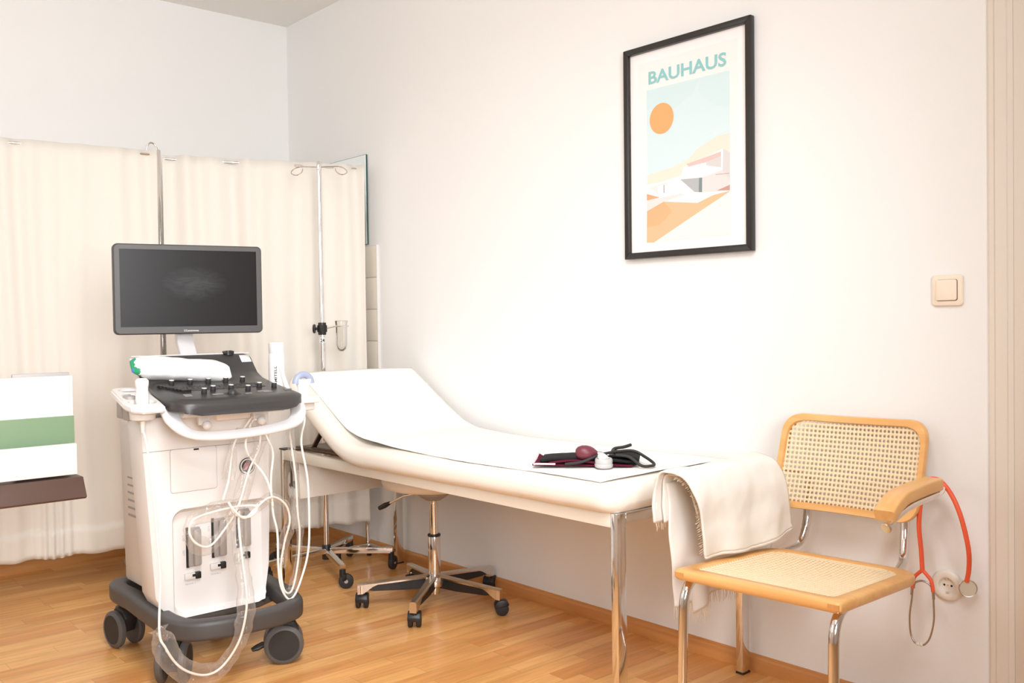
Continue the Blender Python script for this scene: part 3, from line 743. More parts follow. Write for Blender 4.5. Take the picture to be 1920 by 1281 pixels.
# wheeled base
def base_path():
    pts = [(1.38, -1.408, .205), (1.52, -1.408, .206), (1.68, -1.402, .192), (1.80, -1.393, .184), (1.872, -1.362, .180), (1.908, -1.28, .180), (1.915, -1.18, .178), (1.903, -1.08, .176), (1.858, -1.008, .176), (1.74, -.996, .192), (1.55, -1.0, .206), (1.38, -1.01, .205), (1.320, -1.06, .202), (1.300, -1.20, .200), (1.305, -1.36, .202)]
    return catmull([V(p) for p in pts], 6, closed=True)
BASE = BM(); sweep(BASE, base_path(), rrect(.056, .060, .014, 4), closed=True, up=(0, 0, 1)); obj('base_frame', BASE, DKGREY, US, 50)
bm = BM(); prism(bm, [(1.38, -1.39), (1.70, -1.39), (1.735, -1.33), (1.735, -1.07), (1.70, -1.00), (1.38, -1.00)], lambda a, b: V((a, b, .158)), (0, 0, .020), .004); obj('base_plate', bm, DKGREY, US)
def us_caster(px, py, axis_deg, brake=None):
    ax = V((math.cos(math.radians(axis_deg)), math.sin(math.radians(axis_deg)), 0)); fw = V((-ax.y, ax.x, 0)); c = V((px, py, .0635)); up = V((0, 0, 1))
    bm = BM(); prism(bm, [(-.045, -.02), (-.05, .03), (-.02, .068), (.035, .070), (.050, .04), (.03, -.01)], lambda a, b: c+fw*a+up*b-ax*.024, ax*.048, .005)
    cyl(bm, c+fw*.0+up*.04, V((c.x, c.y, .165)), .018)
    co = obj('caster', bm, RUBBER, US)
    for s in (-1, 1):
        q = c+ax*s*.034
        bm = BM(); lathe(bm, [(0, -.011), (.056, -.011), (.0625, -.007), (.0635, 0), (.0625, .007), (.056, .012), (.050, .0135), (.049, .0105), (0, .0105)], q, ax*s, 44); wh = obj('wheel', bm, WHEELG, co, 30)
        bm = BM(); cyl(bm, q+ax*s*.0095, q+ax*s*.0125, .0478, seg=40, bev=.001); obj('wheel_disc', bm, RUBBER, co)
    if brake:
        b = V(brake).normalized()
        bm = BM(); sweep(bm, [c+b*.03+up*.004, c+b*.07+up*.002, c+b*.088-up*.004, c+b*.105-up*.008], circ(.012, 12, .008), up=(0, 0, 1), scale=lambda q: .75+.5*math.sin(q*PI)); obj('brake_pedal', bm, BLACK, co)
us_caster(1.840, -1.040, -26, (-.15, -1, 0)); us_caster(1.772, -1.378, 55); us_caster(1.318, -1.372, -80, (-.9, .1, .6)); us_caster(1.38, -1.03, 60)

# front shell with a recess
front = [(-1.455, .82), (-1.448, .70), (-1.428, .40), (-1.420, .262), (-1.405, .228), (-1.372, .186), (-1.355, .180), (-1.075, .180), (-1.052, .186), (-1.043, .205), (-1.036, .30), (-1.032, .55), (-1.028, .72), (-1.030, .82)]
front = [(a, b) for a, b in front]
bm = BM(); prism(bm, front, lambda a, b: V((1.63, a, b)), (.115, 0, 0), .003)
cut = BM(); cA = [cut.verts.new((1.712, -1.198+a, .352+b)) for a, b in rrect(.300, .318, .030, 6)]; cB = [cut.verts.new((1.760, -1.198+a, .352+b)) for a, b in rrect(.345, .363, .044, 6)]
for k in range(len(cA)): cut.faces.new((cA[k], cA[(k+1) % len(cA)], cB[(k+1) % len(cA)], cB[k]))
cut.faces.new(cA[::-1]); cut.faces.new(cB)
def boolean(bm, cutter):
    m1 = D.meshes.new('a'); bm.to_mesh(m1); bm.free(); m2 = D.meshes.new('b'); bmesh.ops.recalc_face_normals(cutter, faces=cutter.faces); cutter.to_mesh(m2); cutter.free()
    o1 = D.objects.new('a', m1); o2 = D.objects.new('b', m2); C.objects.link(o1); C.objects.link(o2)
    md = o1.modifiers.new('cut', 'BOOLEAN'); md.object = o2; md.operation = 'DIFFERENCE'; md.solver = 'EXACT'
    bpy.context.view_layer.update(); dg = bpy.context.evaluated_depsgraph_get()
    me = D.meshes.new_from_object(o1.evaluated_get(dg)); out = bmesh.new(); out.from_mesh(me)
    D.objects.remove(o1); D.objects.remove(o2); D.meshes.remove(m1); D.meshes.remove(m2); D.meshes.remove(me)
    return out
bmesh.ops.recalc_face_normals(bm, faces=bm.faces)
fs = obj('front_cover', boolean(bm, cut), WHITEP, US, 25)
bm = BM(); prism(bm, [(-1.393, .25), (-1.055, .25), (-1.055, .79), (-1.404, .79)], lambda a, b: V((1.40, a, b)), (.235, 0, 0), .012); bk = obj('rear_housing', bm, SIDEP, US, 30)
bm = BM()
for k in range(6):
    for z in (.36, .385, .41, .435, .46, .485)[k:k+1]: box(bm, (1.53, -1.394-.0035, z+.12), (.13, .006, .006))
obj('vent_slots', bm, MIDGREY, bk)
# neck panel seam, hatch
bm = BM(); box(bm, (1.7455, -1.24, .716), (.0016, .42, .0016)); obj('seam', bm, MIDGREY, fs)
bm = BM(); prism(bm, [(-1.29+a, .648+b) for a, b in rrect(.150, .136, .008, 4)], lambda a, b: V((1.7445, a, b)), (.0028, 0, 0), .0012); ht = obj('hatch', bm, WHITEP, fs)
bm = BM(); prism(bm, [(-1.29+a, .648+b) for a, b in rrect(.1525, .1385, .009, 4)], lambda a, b: V((1.7440, a, b)), (.0014, 0, 0)); obj('hatch_gap', bm, MIDGREY, ht)
bm = BM(); box(bm, (1.7468, -1.282, .711), (.002, .017, .005)); obj('hatch_slot', bm, DARKHOLE, ht)
# emblem sticker
lc = V((1.7462, -1.110, .638))
bm = BM(); cyl(bm, lc, lc+V((.0010, 0, 0)), .0275, seg=40); em = obj('emblem', bm, INK, fs)
bm = BM(); lathe(bm, [(.0205, .0010), (.0205, .0016), (.0248, .0016), (.0248, .0010)], lc, (1, 0, 0), 40); obj('emblem_ring', bm, SIDEP, em)
bm = text_bm('JJU', lc+V((.0011, -.0150, -.011)), (0, 1, 0), (0, .12, 1), .022, .0008, .030, .03); obj('emblem_letters', bm, REDINK, em)
# probe sockets in the recess
for k, (yy, zz) in enumerate(((-1.283, .375), (-1.198, .392), (-1.113, .410))):
    bm = BM(); box(bm, (1.716, yy, zz+.02), (.012, .040, .125), bev=.004); so = obj('probe_socket', bm, MIDGREY, US)
    bm = BM(); box(bm, (1.725, yy+.006, zz+.02), (.026, .024, .118), bev=.006); obj('socket_plug', bm, SIDEP if False else MIDGREY, so)
    bm = BM(); box(bm, (1.7135, yy-.021, zz+.02), (.009, .008, .128)); obj('socket_shadow_gap', bm, DARKHOLE, so)
    bm = BM(); box(bm, (1.717, yy-.016, zz-.072), (.013, .034, .020), bev=.003); obj('latch', bm, SIDEP, so)
    bm = BM(); box(bm, (1.719, yy+.010, zz-.072), (.014, .018, .022), bev=.003); box(bm, (1.719, yy-.003, zz-.070), (.010, .014, .008)); obj('latch_lever', bm, BLACK, so)
    for tx, dz, hgt in (('L/D', .060, .007), ('SET', .012, .008)):
        bm = text_bm(tx, (1.7122, yy-.036, zz+dz), (0, 0, -1), (0, 1, 0), hgt*.75, .0005, .017); obj('socket_marking', bm, INKG, so)
    bm = text_bm('TRXNR %d' % (3-k), (1.7122, yy-.030, zz-.100), (0, 1, 0), (0, 0, 1), 0.0046, .0005, .034); obj('socket_caption', bm, INKG, so)
# shoulders and neck under the console
bm = BM(); prism(bm, [(1.44, .78), (1.72, .80), (1.76, .845), (1.44, .90)], lambda a, b: V((a, -1.36, b)), (0, .28, 0), .008); obj('neck', bm, SIDEP, US)
bm = BM(); box(bm, (1.74, -1.165, .822), (.07, .12, .05), bev=.008); obj('neck_block', bm, LEATHER, US)
# console
def srf(x):
    pts = [(1.500, 1.003), (1.512, .997), (1.540, .968), (1.565, .944), (1.600, .928), (1.66, .916), (1.74, .904), (1.84, .8905), (1.90, .882), (1.922, .874), (1.930, .860)]
    for (a, b), (c_, d_) in zip(pts, pts[1:]):
        if x <= c_: return b+(d_-b)*(x-a)/(c_-a)
    return pts[-1][1]
def half(x):   # plan half-width and centre
    f = min(1, max(0, (x-1.60)/.24)); f = f*f*(3-2*f)
    yl = -1.390+(-1.415+1.390)*f; yr = -.978+(-.982+.978)*f
    e = max(0, x-1.865)/.065
    ins = .055*(1-math.sqrt(max(0, 1-min(1, e)**2)))
    return yl+ins, yr-ins
bm = BM(); xs = [1.500, 1.506, 1.512, 1.525, 1.54, 1.552, 1.565, 1.58, 1.60, 1.63, 1.66, 1.70, 1.74, 1.79, 1.84, 1.865, 1.885, 1.90, 1.912, 1.922, 1.928, 1.930]
prev = None
for i, x in enumerate(xs):
    yl, yr = half(x); zt = srf(x); th_ = .012 if x < 1.55 else .018+.018*min(1, (x-1.55)/.3)
    zb_ = zt-th_ if x < 1.86 else min(zt-th_,   .8445)+ max(0, x-1.905)*.35
    bow = lambda y: .010*(1-((y-(yl+yr)/2)/((yr-yl)/2))**2)*min(1, max(0, (x-1.8)/.13))
    ring = []
    ys = [yl+(yr-yl)*k/16 for k in range(17)]
    rr = .008
    top_ = [V((x+bow(y), y, zt-(rr if k in (0, 16) else 0))) for k, y in enumerate(ys)]
    bot_ = [V((x+bow(y), y, zb_+(rr*.5 if k in (0, 16) else 0))) for k, y in enumerate(ys)]
    ring = [bm.verts.new(p) for p in top_+bot_[::-1]]
    if prev:
        for j in range(len(ring)): bm.faces.new((prev[j], prev[(j+1) % len(ring)], ring[(j+1) % len(ring)], ring[j]))
    else: bm.faces.new(ring[::-1])
    prev = ring
bm.faces.new(prev); CON = obj('console', bm, CONSOLE, US, 45)
bm = BM(); tube(bm, [V((1.500, half(1.5)[0]-.001, 1.0035)), V((1.500, half(1.5)[1], 1.0035))], .0025, 8)
pts = [V((x, half(x)[0]-.003, srf(x)-.008)) for x in (1.50, 1.512, 1.54, 1.565, 1.59)]; tube(bm, pts, .004, 8); obj('console_edge', bm, SIDEP, CON)
bm = BM(); prism(bm, [(1.60, .905), (1.60, .84), (1.86, .822), (1.875, .836), (1.86, .845)], lambda a, b: V((a, -1.37, b)), (0, .34, 0), .006); obj('console_tray', bm, SIDEP, CON)
def surfpt(x, y, h=0.): 
    dz = srf(x+.01)-srf(x-.01); n = V((-dz, 0, .02)).normalized(); return V((x, y, srf(x)))+n*h, n
for x, y in [(1.68, v) for v in (-1.331, -1.270, -1.209, -1.149, -1.090)]+[(1.83, -1.288), (1.80, -1.246), (1.80, -1.186), (1.825, -1.140), (1.79, -1.084), (1.80, -1.036)]:
    p, n = surfpt(x, y); 
    bm = BM(); cyl(bm, p-n*.002, p+n*.0165, .0088, .0082, seg=22, bev=.001); kn = obj('knob', bm, RUBBER, CON)
    bm = BM(); cyl(bm, p+n*.0163, p+n*.0178, .0078, seg=20); obj('knob_cap', bm, SIDEP, kn)
p, n = surfpt(1.862, -1.209)
bm = BM(); ball(bm, p+n*.001, .0155); tb = obj('trackball', bm, KEYM, CON)
bm = BM(); lathe(bm, [(.016, .0), (.027, .0), (.026, .0022), (.018, .003), (.016, 0)], p-n*.001, n, 30); obj('trackball_ring', bm, KEYM, tb)
bm = BM()
for r in range(4):
    for k in range(15):
        x = 1.715+.0175*r; y = -1.315+.0178*k+.004*(r % 2)
        p, n = surfpt(x, y, .0002); box(bm, p, (.0150, .0155, .0030), rot=Matrix.Rotation(.13, 3, 'Y'), bev=.0008, seg=1)
kb = obj('keyboard', bm, KEYM, CON)
bm = BM()
for k in range(8):
    p, n = surfpt(1.70+.013*k, -1.372+.0062*k, .004); box(bm, p, (.010, .030, .009), rot=Matrix.Rotation(.13, 3, 'Y'), bev=.001, seg=1)
obj('gain_sliders', bm, BLACK, CON)
for x, y, wx, wy in ((1.838, -1.345, .010, .026), (1.856, -1.348, .010, .024), (1.855, -1.255, .012, .034), (1.850, -1.100, .010, .040), (1.862, -1.09, .008, .030), (1.845, -1.010, .010, .024), (1.870, -1.160, .010, .022)):
    p, n = surfpt(x, y, .001); bm = BM(); box(bm, p, (wx, wy, .003), rot=Matrix.Rotation(.15, 3, 'Y'), bev=.001, seg=1); obj('console_key', bm, KEYG, CON)
bm = BM(); cyl(bm, (1.505, -1.058, .997), (1.503, -1.058, 1.013), .014, seg=20); box(bm, (1.505, -1.058, 1.007), (.02, .036, .012), bev=.002); obj('console_catch', bm, BLACK, CON)
for ya, yb, x0, x1 in ((-1.022, -.985, 1.513, 1.536), (-1.383, -1.335, 1.513, 1.530)):
    bm = BM(); vs = [V((x, y, srf(x)+.0012)) for x, y in ((x0, ya), (x1, ya), (x1, yb), (x0, yb))]
    f = bm.faces.new([bm.verts.new(v) for v in vs]); stk = obj('sticker', bm, STICK, CON); solid(stk, .0006, 1)
_u = (V((1.513, 0, srf(1.513)))-V((1.536, 0, srf(1.536)))).normalized()
for tx, yy, hh in (('N:', -1.016, .007), ('-', -1.003, .0012)):
    bm = text_bm(tx, V((1.532, yy, srf(1.532)+.0022)), (0, 1, 0), _u, hh, .0002, .007); obj('sticker_print', bm, INKG, CON)
# handle
bm = BM(); hp = catmull([V((1.84, -1.402, .850)), V((1.878, -1.402, .815)), V((1.912, -1.372, .782)), V((1.928, -1.31, .770)), V((1.935, -1.20, .770)), V((1.93, -1.09, .778)), V((1.915, -1.025, .792)), V((1.878, -.992, .822)), V((1.84, -.988, .856))], 7)
sweep(bm, hp, rrect(.044, .014, .005, 4), up=(.35, 0, 1), scale=lambda q: (1.0+.35*abs(2*q-1)**3, 1.)); obj('handle', bm, SILVER, US, 60)
for y in (-1.290, -1.108):
    bm = BM(); box(bm, (1.825, y, .823), (.016, .036, .056), bev=.003); box(bm, (1.835, y, .797), (.026, .014, .012), bev=.003); hk = obj('cable_hook', bm, SIDEP, US)
    bm = BM(); ball(bm, (1.852, y, .795), .0140); obj('hook_ball', bm, WHITEP, hk)
# monitor
ma = math.radians(-12.6); mn = V((math.cos(ma), math.sin(ma), 0)); mr = V((-mn.y, mn.x, 0)); mc = V((1.523, -1.197, 1.2265))
def mp_(u, v, d=0.): return mc+mr*u+V((0, 0, 1))*v+mn*d
MON = BM(); prism(MON, rrect(.486, .302, .016, 5), lambda a, b: mp_(a, b, -.030), mn*.030, .003)
MO = obj('monitor', MON, DKGREY, US, 30)
bm = BM()
ob = rrect(.484, .300, .015, 5); ib = rrect(.446, .258, .001, 5)
va = [bm.verts.new(mp_(a, b, .0002)) for a, b in ob]; vb = [bm.verts.new(mp_(a*.985, b*.98, .004)) for a, b in ob]; vc = [bm.verts.new(mp_(a, b+.0035, .004)) for a, b in ib]; vd = [bm.verts.new(mp_(a, b+.0035, .0004)) for a, b in ib]
for A, B in ((va, vb), (vb, vc), (vc, vd)):
    for j in range(len(A)): bm.faces.new((A[j], A[(j+1) % len(A)], B[(j+1) % len(A)], B[j]))
obj('bezel', bm, DKGREY, MO, 30)
SCRN = BM(); f = [SCRN.verts.new(V((0, u, v))) for u, v in ((-.225, -.1275), (.225, -.1275), (.225, .1345), (-.225, .1345))]; SCRN.faces.new(f)
me = D.meshes.new('screen'); SCRN.to_mesh(me); SCRN.free(); me.materials.append(SCREEN)
so = D.objects.new('screen', me); C.objects.link(so); place(so, mp_(0, 0, .0012), MO); so.rotation_euler = (0, 0, ma)
bm = text_bm('CCommmwea', mp_(-.024, -.1425, .0042), mr, (0, 0, 1), .0062, .0004, .048, .01); obj('maker_mark', bm, SIDEP, MO)
for u, v, wd, ht_, mm in ((-.118, .095, .007, .022, INKG), (-.02, .118, .05, .0012, INKG), (.13, -.106, .04, .0012, INKG), (.13, -.111, .04, .0012, INKG)):
    pass
bm = BM(); sweep(bm, [V((1.505, -1.20, 1.17)), V((1.478, -1.205, 1.11)), V((1.462, -1.197, 1.05)), V((1.462, -1.175, .97)), V((1.48, -1.17, .86))], rrect(.062, .026, .006), up=(-.2, 0, 0.98) if False else (1, 0, .25), scale=lambda q: 1-.1*q); obj('monitor_arm', bm, SILVER, US, 40)
# probe trays at both sides of the console
def tray(pts2, z, name, holes):
    bm = BM()
    return bm
TL = BM(); out = [(1.545, -1.40), (1.545, -1.465), (1.565, -1.482), (1.80, -1.522), (1.85, -1.516), (1.874, -1.49), (1.872, -1.425), (1.80, -1.412), (1.66, -1.392)]
zt = lambda x: .906-.036*(x-1.55)/.3
t_ = bmesh.new(); a_ = [t_.verts.new((x, y, zt(x))) for x, y in out]; f_ = t_.faces.new(a_); r_ = bmesh.ops.extrude_face_region(t_, geom=[f_])
for g in r_['geom']:
    if isinstance(g, bmesh.types.BMVert): g.co.z -= .022
bmesh.ops.recalc_face_normals(t_, faces=t_.faces); bmesh.ops.bevel(t_, geom=list(t_.edges), offset=.005, segments=2, affect='EDGES'); merge(TL, t_)
bmesh.ops.recalc_face_normals(TL, faces=TL.faces)
cut = BM()
for x, y, r in ((1.60, -1.437, .030), (1.69, -1.452, .036), (1.80, -1.467, .040)): lathe(cut, [(0, -.1), (r, -.1), (r*1.05, .1), (0, .1)], (x, y, zt(x)), seg=30)
tl = obj('probe_tray', boolean(TL, cut), WHITEP, US, 30)
for x, y, r in ((1.60, -1.437, .030), (1.69, -1.452, .036), (1.80, -1.467, .040)):
    bm = BM(); lathe(bm, [(r, -.004), (r*.98, -.02), (r*.9, -.052), (r*.55, -.056), (r*.5, -.054), (r*.85, -.05), (r*.9, -.018), (r*.94, -.004), (r, -.004)], (x, y, zt(x)), seg=30); obj('holder_cup', bm, SIDEP if x > 1.7 else MIDGREY, tl)
for x, y in ((1.64, -1.478), (1.73, -1.49)):
    bm = BM(); prism(bm, rrect(.05, .034, .01), lambda a, b: V((x+a, y+b+.012, .892)), (0, 0, -.075), .004); obj('gel_clip', bm, MIDGREY, tl)
TR = BM(); out = [(1.60, -.985), (1.60, -.93), (1.70, -.868), (1.76, -.852), (1.80, -.866), (1.80, -.95), (1.76, -.972)]
prism(TR, out, lambda a, b: V((a, b, .858)), (0, 0, -.024), .006); tr_ = obj('probe_tray', TR, WHITEP, US, 30)
bm = BM(); box(bm, (1.745, -.895, .822), (.06, .05, .028), bev=.006); obj('holder_cup', bm, SIDEP, tr_)
bm = BM(); lathe(bm, [(.034, .0), (.036, .0), (.036, .028), (.033, .028), (.032, .003), (0, .003), (0, 0), (.034, 0)], (1.66, -.953, .8585), seg=30); obj('bottle_cup', bm, WHITEP, tr_)

# ------------------------------------------------------------------ probes with cables and film sleeves
def film_tube(pts, rfun, name, parent, seed, flat=.55, up=None):
    bm = BM(); P = catmull(pts, 8); m = len(P)
    sweep(bm, P, circ(1, 16), cap=False, scale=lambda q: (rfun(q), rfun(q)*flat), up=up)
    for v in bm.verts:
        q = v.co*38+V((seed, 0, 0)); v.co += V((noise.noise(q), noise.noise(q+V((9, 0, 0))), noise.noise(q+V((0, 9, 0)))))*.005+V((noise.noise(q*2.7), noise.noise(q*2.7+V((9, 0, 0))), noise.noise(q*2.7+V((0, 9, 0)))))*.0022
    return obj(name, bm, FILM, parent, 70)
PL = thing('slim_ultrasound_probe', 'white slim ultrasound probe standing in the tray at the left of the console', 'ultrasound probe', (1.80, -1.467, .86))
zc = .868
bm = BM(); lathe(bm, [(0, -.05), (.012, -.05), (.0165, -.035), (.0185, -.005), (.0200, .012), (.0192, .030), (.0172, .046), (.0180, .052), (.0196, .060), (.0192, .072), (.013, .079), (0, .080)], (1.80, -1.467, zc), seg=30); obj('probe_body', bm, WHITEP, PL, 60)
cabL = [V((1.80, -1.467, zc-.052)), V((1.805, -1.468, .79)), V((1.85, -1.474, .746)), V((1.885, -1.472, .605)), V((1.895, -1.467, .478)), V((1.905, -1.464, .366)), V((1.925, -1.478, .215)), V((1.94, -1.467, .169)), V((1.945, -1.437, .115)), V((1.95, -1.398, .081)), V((1.95, -1.349, .062)), V((1.955, -1.307, .074)), V((1.96, -1.264, .12)), V((1.962, -1.237, .179)), V((1.958, -1.221, .267)), V((1.91, -1.211, .38)), V((1.88, -1.206, .478)), V((1.872, -1.200, .52))]
bm = BM(); tube(bm, catmull(cabL, 10), .0036, 10); sweep(bm, [V((1.80, -1.467, zc-.05)), V((1.80, -1.467, zc-.085))], circ(.0075), scale=lambda q: 1-.3*q); obj('probe_cable', bm, CABLE, PL)
film_tube([V((1.927, -1.482, .225)), V((1.935, -1.475, .195)), V((1.945, -1.450, .13)), V((1.95, -1.405, .082)), V((1.95, -1.349, .062)), V((1.955, -1.307, .074)), V((1.96, -1.264, .12)), V((1.968, -1.240, .179)), V((1.962, -1.226, .267)), V((1.915, -1.216, .38)), V((1.885, -1.21, .47)), V((1.875, -1.204, .505))],
          lambda q: .027+.012*math.exp(-((q-.22)/.12)**2)-.014*math.exp(-((q-.05)/.03)**2)+.004*math.exp(-((q)/.02)**2)+.004*math.sin(q*21), 'film_sleeve', PL, 3, .55, up=(1, .05, .05))

PCX = thing('convex_ultrasound_probe', 'white convex probe with blue-grey rounded head resting in the tray right of the console', 'ultrasound probe', (1.74, -.895, .85))
bm = BM(); lathe(bm, [(0, 0), (.017, 0), (.020, .012), (.021, .03), (.026, .044), (.030, .056), (.029, .062), (0, .062)], (1.735, -.892, .852), seg=30)
for v in bm.verts: v.co.x = 1.735+(v.co.x-1.735)*.62
obj('probe_body', bm, WHITEP, PCX, 60)
bm = BM(); tube(bm, [V((1.735-.0, -.892+.030*math.cos(i*PI/16), .898+.031*math.sin(i*PI/16))) for i in range(17)], .0115, 14); obj('probe_head', bm, BLUEG, PCX)
cabR = [V((1.735, -.892, .80)), V((1.77, -.91, .77)), V((1.84, -.962, .711)), V((1.86, -.952, .586)), V((1.86, -.949, .426)), V((1.86, -.957, .338)), V((1.86, -.982, .263)), V((1.86, -1.008, .213)), V((1.86, -1.032, .206)), V((1.86, -1.056, .251)), V((1.86, -1.064, .322)), V((1.86, -1.065, .427)), V((1.86, -1.079, .498)), V((1.86, -1.084, .602)), V((1.86, -1.075, .688)), V((1.85, -1.090, .740)), V((1.822, -1.108, .806)), V((1.82, -1.14, .76)), V((1.84, -1.155, .70)), V((1.868, -1.110, .62)), V((1.868, -1.088, .56)), V((1.87, -1.085, .52))]
bm = BM(); tube(bm, catmull(cabR, 10), .0036, 10); cyl(bm, (1.735, -.892, .855), (1.735, -.892, .80), .008, .006); obj('probe_cable', bm, CABLE, PCX)

PS2 = thing('wand_ultrasound_probe', 'thin white wand probe leaning from the right tray towards the gel bottle', 'ultrasound probe', (1.70, -.93, .84))
bm = BM(); sweep(bm, catmull([V((1.71, -.925, .845)), V((1.70, -.935, .88)), V((1.69, -.947, .93)), V((1.685, -.957, .965))], 6), rrect(.017, .014, .005), scale=lambda q: 1.35-.65*q); obj('probe_body', bm, WHITEP, PS2, 50)
cabS = [V((1.712, -.924, .85)), V((1.73, -.93, .80)), V((1.80, -.985, .768)), V((1.835, -.992, .677)), V((1.84, -.984, .588)), V((1.84, -.980, .481)), V((1.84, -.974, .409)), V((1.84, -.984, .304)), V((1.845, -1.010, .225)), V((1.85, -1.040, .235)), V((1.85, -1.05, .31)), V((1.85, -1.035, .39)), V((1.86, -1.020, .458)), V((1.865, -1.034, .512)), V((1.87, -1.073, .545)), V((1.875, -1.110, .545)), V((1.88, -1.150, .520)), V((1.885, -1.190, .498)), V((1.885, -1.225, .53)), V((1.882, -1.238, .552)), V((1.88, -1.215, .512)), V((1.885, -1.170, .500)), V((1.882, -1.145, .528)), V((1.875, -1.20, .535)), V((1.87, -1.288, .528)), V((1.868, -1.347, .512)), V((1.868, -1.359, .477)), V((1.868, -1.34, .441)), V((1.868, -1.299, .424)), V((1.868, -1.255, .46)), V((1.872, -1.205, .53)), V((1.862, -1.16, .64)), V((1.850, -1.115, .72)), V((1.822, -1.108, .814)), V((1.83, -1.165, .765)), V((1.85, -1.205, .72)), V((1.862, -1.228, .62)), V((1.866, -1.25, .56))]
bm = BM(); tube(bm, catmull(cabS, 10), .0036, 10); obj('probe_cable', bm, CABLE, PS2)
film_tube(cabS[2:9]+[V((1.85, -1.03, .228))], lambda q: .0125+.002*math.sin(q*17), 'film_sleeve', PS2, 11, .7, up=(1, 0, .05))
film_tube(cabS[10:17], lambda q: .015+.004*math.sin(q*8), 'film_sleeve', PS2, 17, .7, up=(1, 0, .05))
film_tube([cabS[23]]+cabS[24:31], lambda q: .024+.006*math.sin(q*13), 'film_sleeve', PS2, 23, .5, up=(1, 0, .05))
film_tube(cabS[30:34]+[], lambda q: .022+.004*math.sin(q*9), 'film_sleeve', PS2, 29, .5, up=(1, 0, .05))
film_tube(cabS[34:37], lambda q: .018+.004*math.sin(q*9), 'film_sleeve', PS2, 31, .5, up=(1, 0, .05))

# ------------------------------------------------------------------ gel bottle, wipes
GB = thing('gel_bottle', 'upright white gel bottle with a dark vertical name beside the console', 'bottle', (1.66, -.953, .862))
bm = BM(); lathe(bm, [(0, 0), (.024, 0), (.027, .004), (.028, .03), (.0275, .125), (.026, .140), (.0255, .1415), (.0262, .143), (.0262, .176), (.024, .179), (0, .179)], (1.66, -.953, .862), seg=36); g_ = obj('bottle_body', bm, WHITEP, GB, 30)
gv = V((.90, -.43, 0)).normalized()
side = V((.43, .90, 0)).normalized()
def wraptext(txt, zb, height, off_deg, size, parent, m):
    a0 = math.radians(off_deg)
    nrm = gv*math.cos(a0)+side*math.sin(a0); tg = side*math.cos(a0)-gv*math.sin(a0)
    b = text_bm(txt, V((1.66, -.953, zb))+nrm*.0282+tg*.004, (0, 0, 1), -tg, size, .0006, height, .015); obj('bottle_lettering', b, m, parent)
wraptext('MITELL', .905, .056, -8, .009, g_, INK); 

WP = thing('wipes_pack', 'soft white pack of wipes with a blue and green end lying on the console', 'wipes pack', (1.62, -1.27, .93))
def wipes():
    bm = BM(); N = 44; K = 28; c0 = V((1.612, -1.432, .976)); c1 = V((1.632, -1.110, .944)); rings = []
    up = V((-.52, 0, .85)).normalized(); fr = V((.85, 0, .52)).normalized()
    for i in range(N+1):
        u = i/N; c = c0.lerp(c1, u); e = min(u, 1-u)
        fat = min(1, max(.05, e/.17))**.6 if e < .17 else 1
        hh = .038*(.55+.45*min(1, e/.13)**.7); tt = .024*fat
        ring = []
        for k in range(K):
            a = 2*PI*k/K; ca, sa = math.cos(a), math.sin(a)
            x = math.copysign(abs(ca)**.55, ca)*hh; y = math.copysign(abs(sa)**.7, sa)*tt
            p = c+up*x+fr*(y)
            q = p*30; p = p+fr*noise.noise(q)*.0035+up*noise.noise(q+V((5, 0, 0)))*.0025
            ring.append(bm.verts.new(p))
        rings.append(ring)
    for a, b in zip(rings, rings[1:]):
        for k in range(K):
            f = bm.faces.new((a[k], a[(k+1) % K], b[(k+1) % K], b[k]))
            f.material_index = 0
    bm.faces.new(rings[0][::-1]); bm.faces.new(rings[-1]); return bm
WPM = D.materials.new('wipes_wrap'); WPM.use_nodes = True
nt = WPM.node_tree; p_ = nt.nodes['Principled BSDF']; p_.inputs['Roughness'].default_value = .3
tc = nd(nt, 'ShaderNodeTexCoord'); sp = nd(nt, 'ShaderNodeSeparateXYZ'); nt.links.new(tc.outputs['Object'], sp.inputs[0])
nz = nd(nt, 'ShaderNodeTexNoise'); nz.inputs['Scale'].default_value = 45; nt.links.new(tc.outputs['Object'], nz.inputs['Vector'])
ad = nd(nt, 'ShaderNodeMath', operation='MULTIPLY_ADD'); ad.inputs[1].default_value = .07; nt.links.new(nz.outputs['Fac'], ad.inputs[0]); nt.links.new(sp.outputs['Y'], ad.inputs[2])
cr = nd(nt, 'ShaderNodeValToRGB'); cr.color_ramp.interpolation = 'CONSTANT'
mr_ = nd(nt, 'ShaderNodeMapRange'); mr_.inputs['From Min'].default_value = -.165; mr_.inputs['From Max'].default_value = .165
nt.links.new(ad.outputs[0], mr_.inputs['Value']); nt.links.new(mr_.outputs[0], cr.inputs[0])
els = cr.color_ramp.elements; els[0].position = 0; els[0].color = (*srgb(196, 226, 200), 1); els[1].position = .075; els[1].color = (*srgb(70, 120, 190), 1)
for pos, col in ((.11, srgb(40, 140, 96)), (.17, (.74, .735, .725)),): 
    e_ = els.new(pos); e_.color = (*col, 1)
wv = nd(nt, 'ShaderNodeTexWave', bands_direction='Z'); wv.inputs['Scale'].default_value = 70; nt.links.new(tc.outputs['Object'], wv.inputs['Vector'])
wv2 = nd(nt, 'ShaderNodeMath', operation='GREATER_THAN'); wv2.inputs[1].default_value = .82; nt.links.new(wv.outputs['Fac'], wv2.inputs[0])
ins = nd(nt, 'ShaderNodeMath', operation='COMPARE'); ins.inputs[1].default_value = .04; ins.inputs[2].default_value = .075; nt.links.new(sp.outputs['Y'], ins.inputs[0])
mu = nd(nt, 'ShaderNodeMath', operation='MULTIPLY'); nt.links.new(wv2.outputs[0], mu.inputs[0]); nt.links.new(ins.outputs[0], mu.inputs[1])
mu2 = nd(nt, 'ShaderNodeMath', operation='MULTIPLY'); mu2.inputs[1].default_value = .8; nt.links.new(mu.outputs[0], mu2.inputs[0])
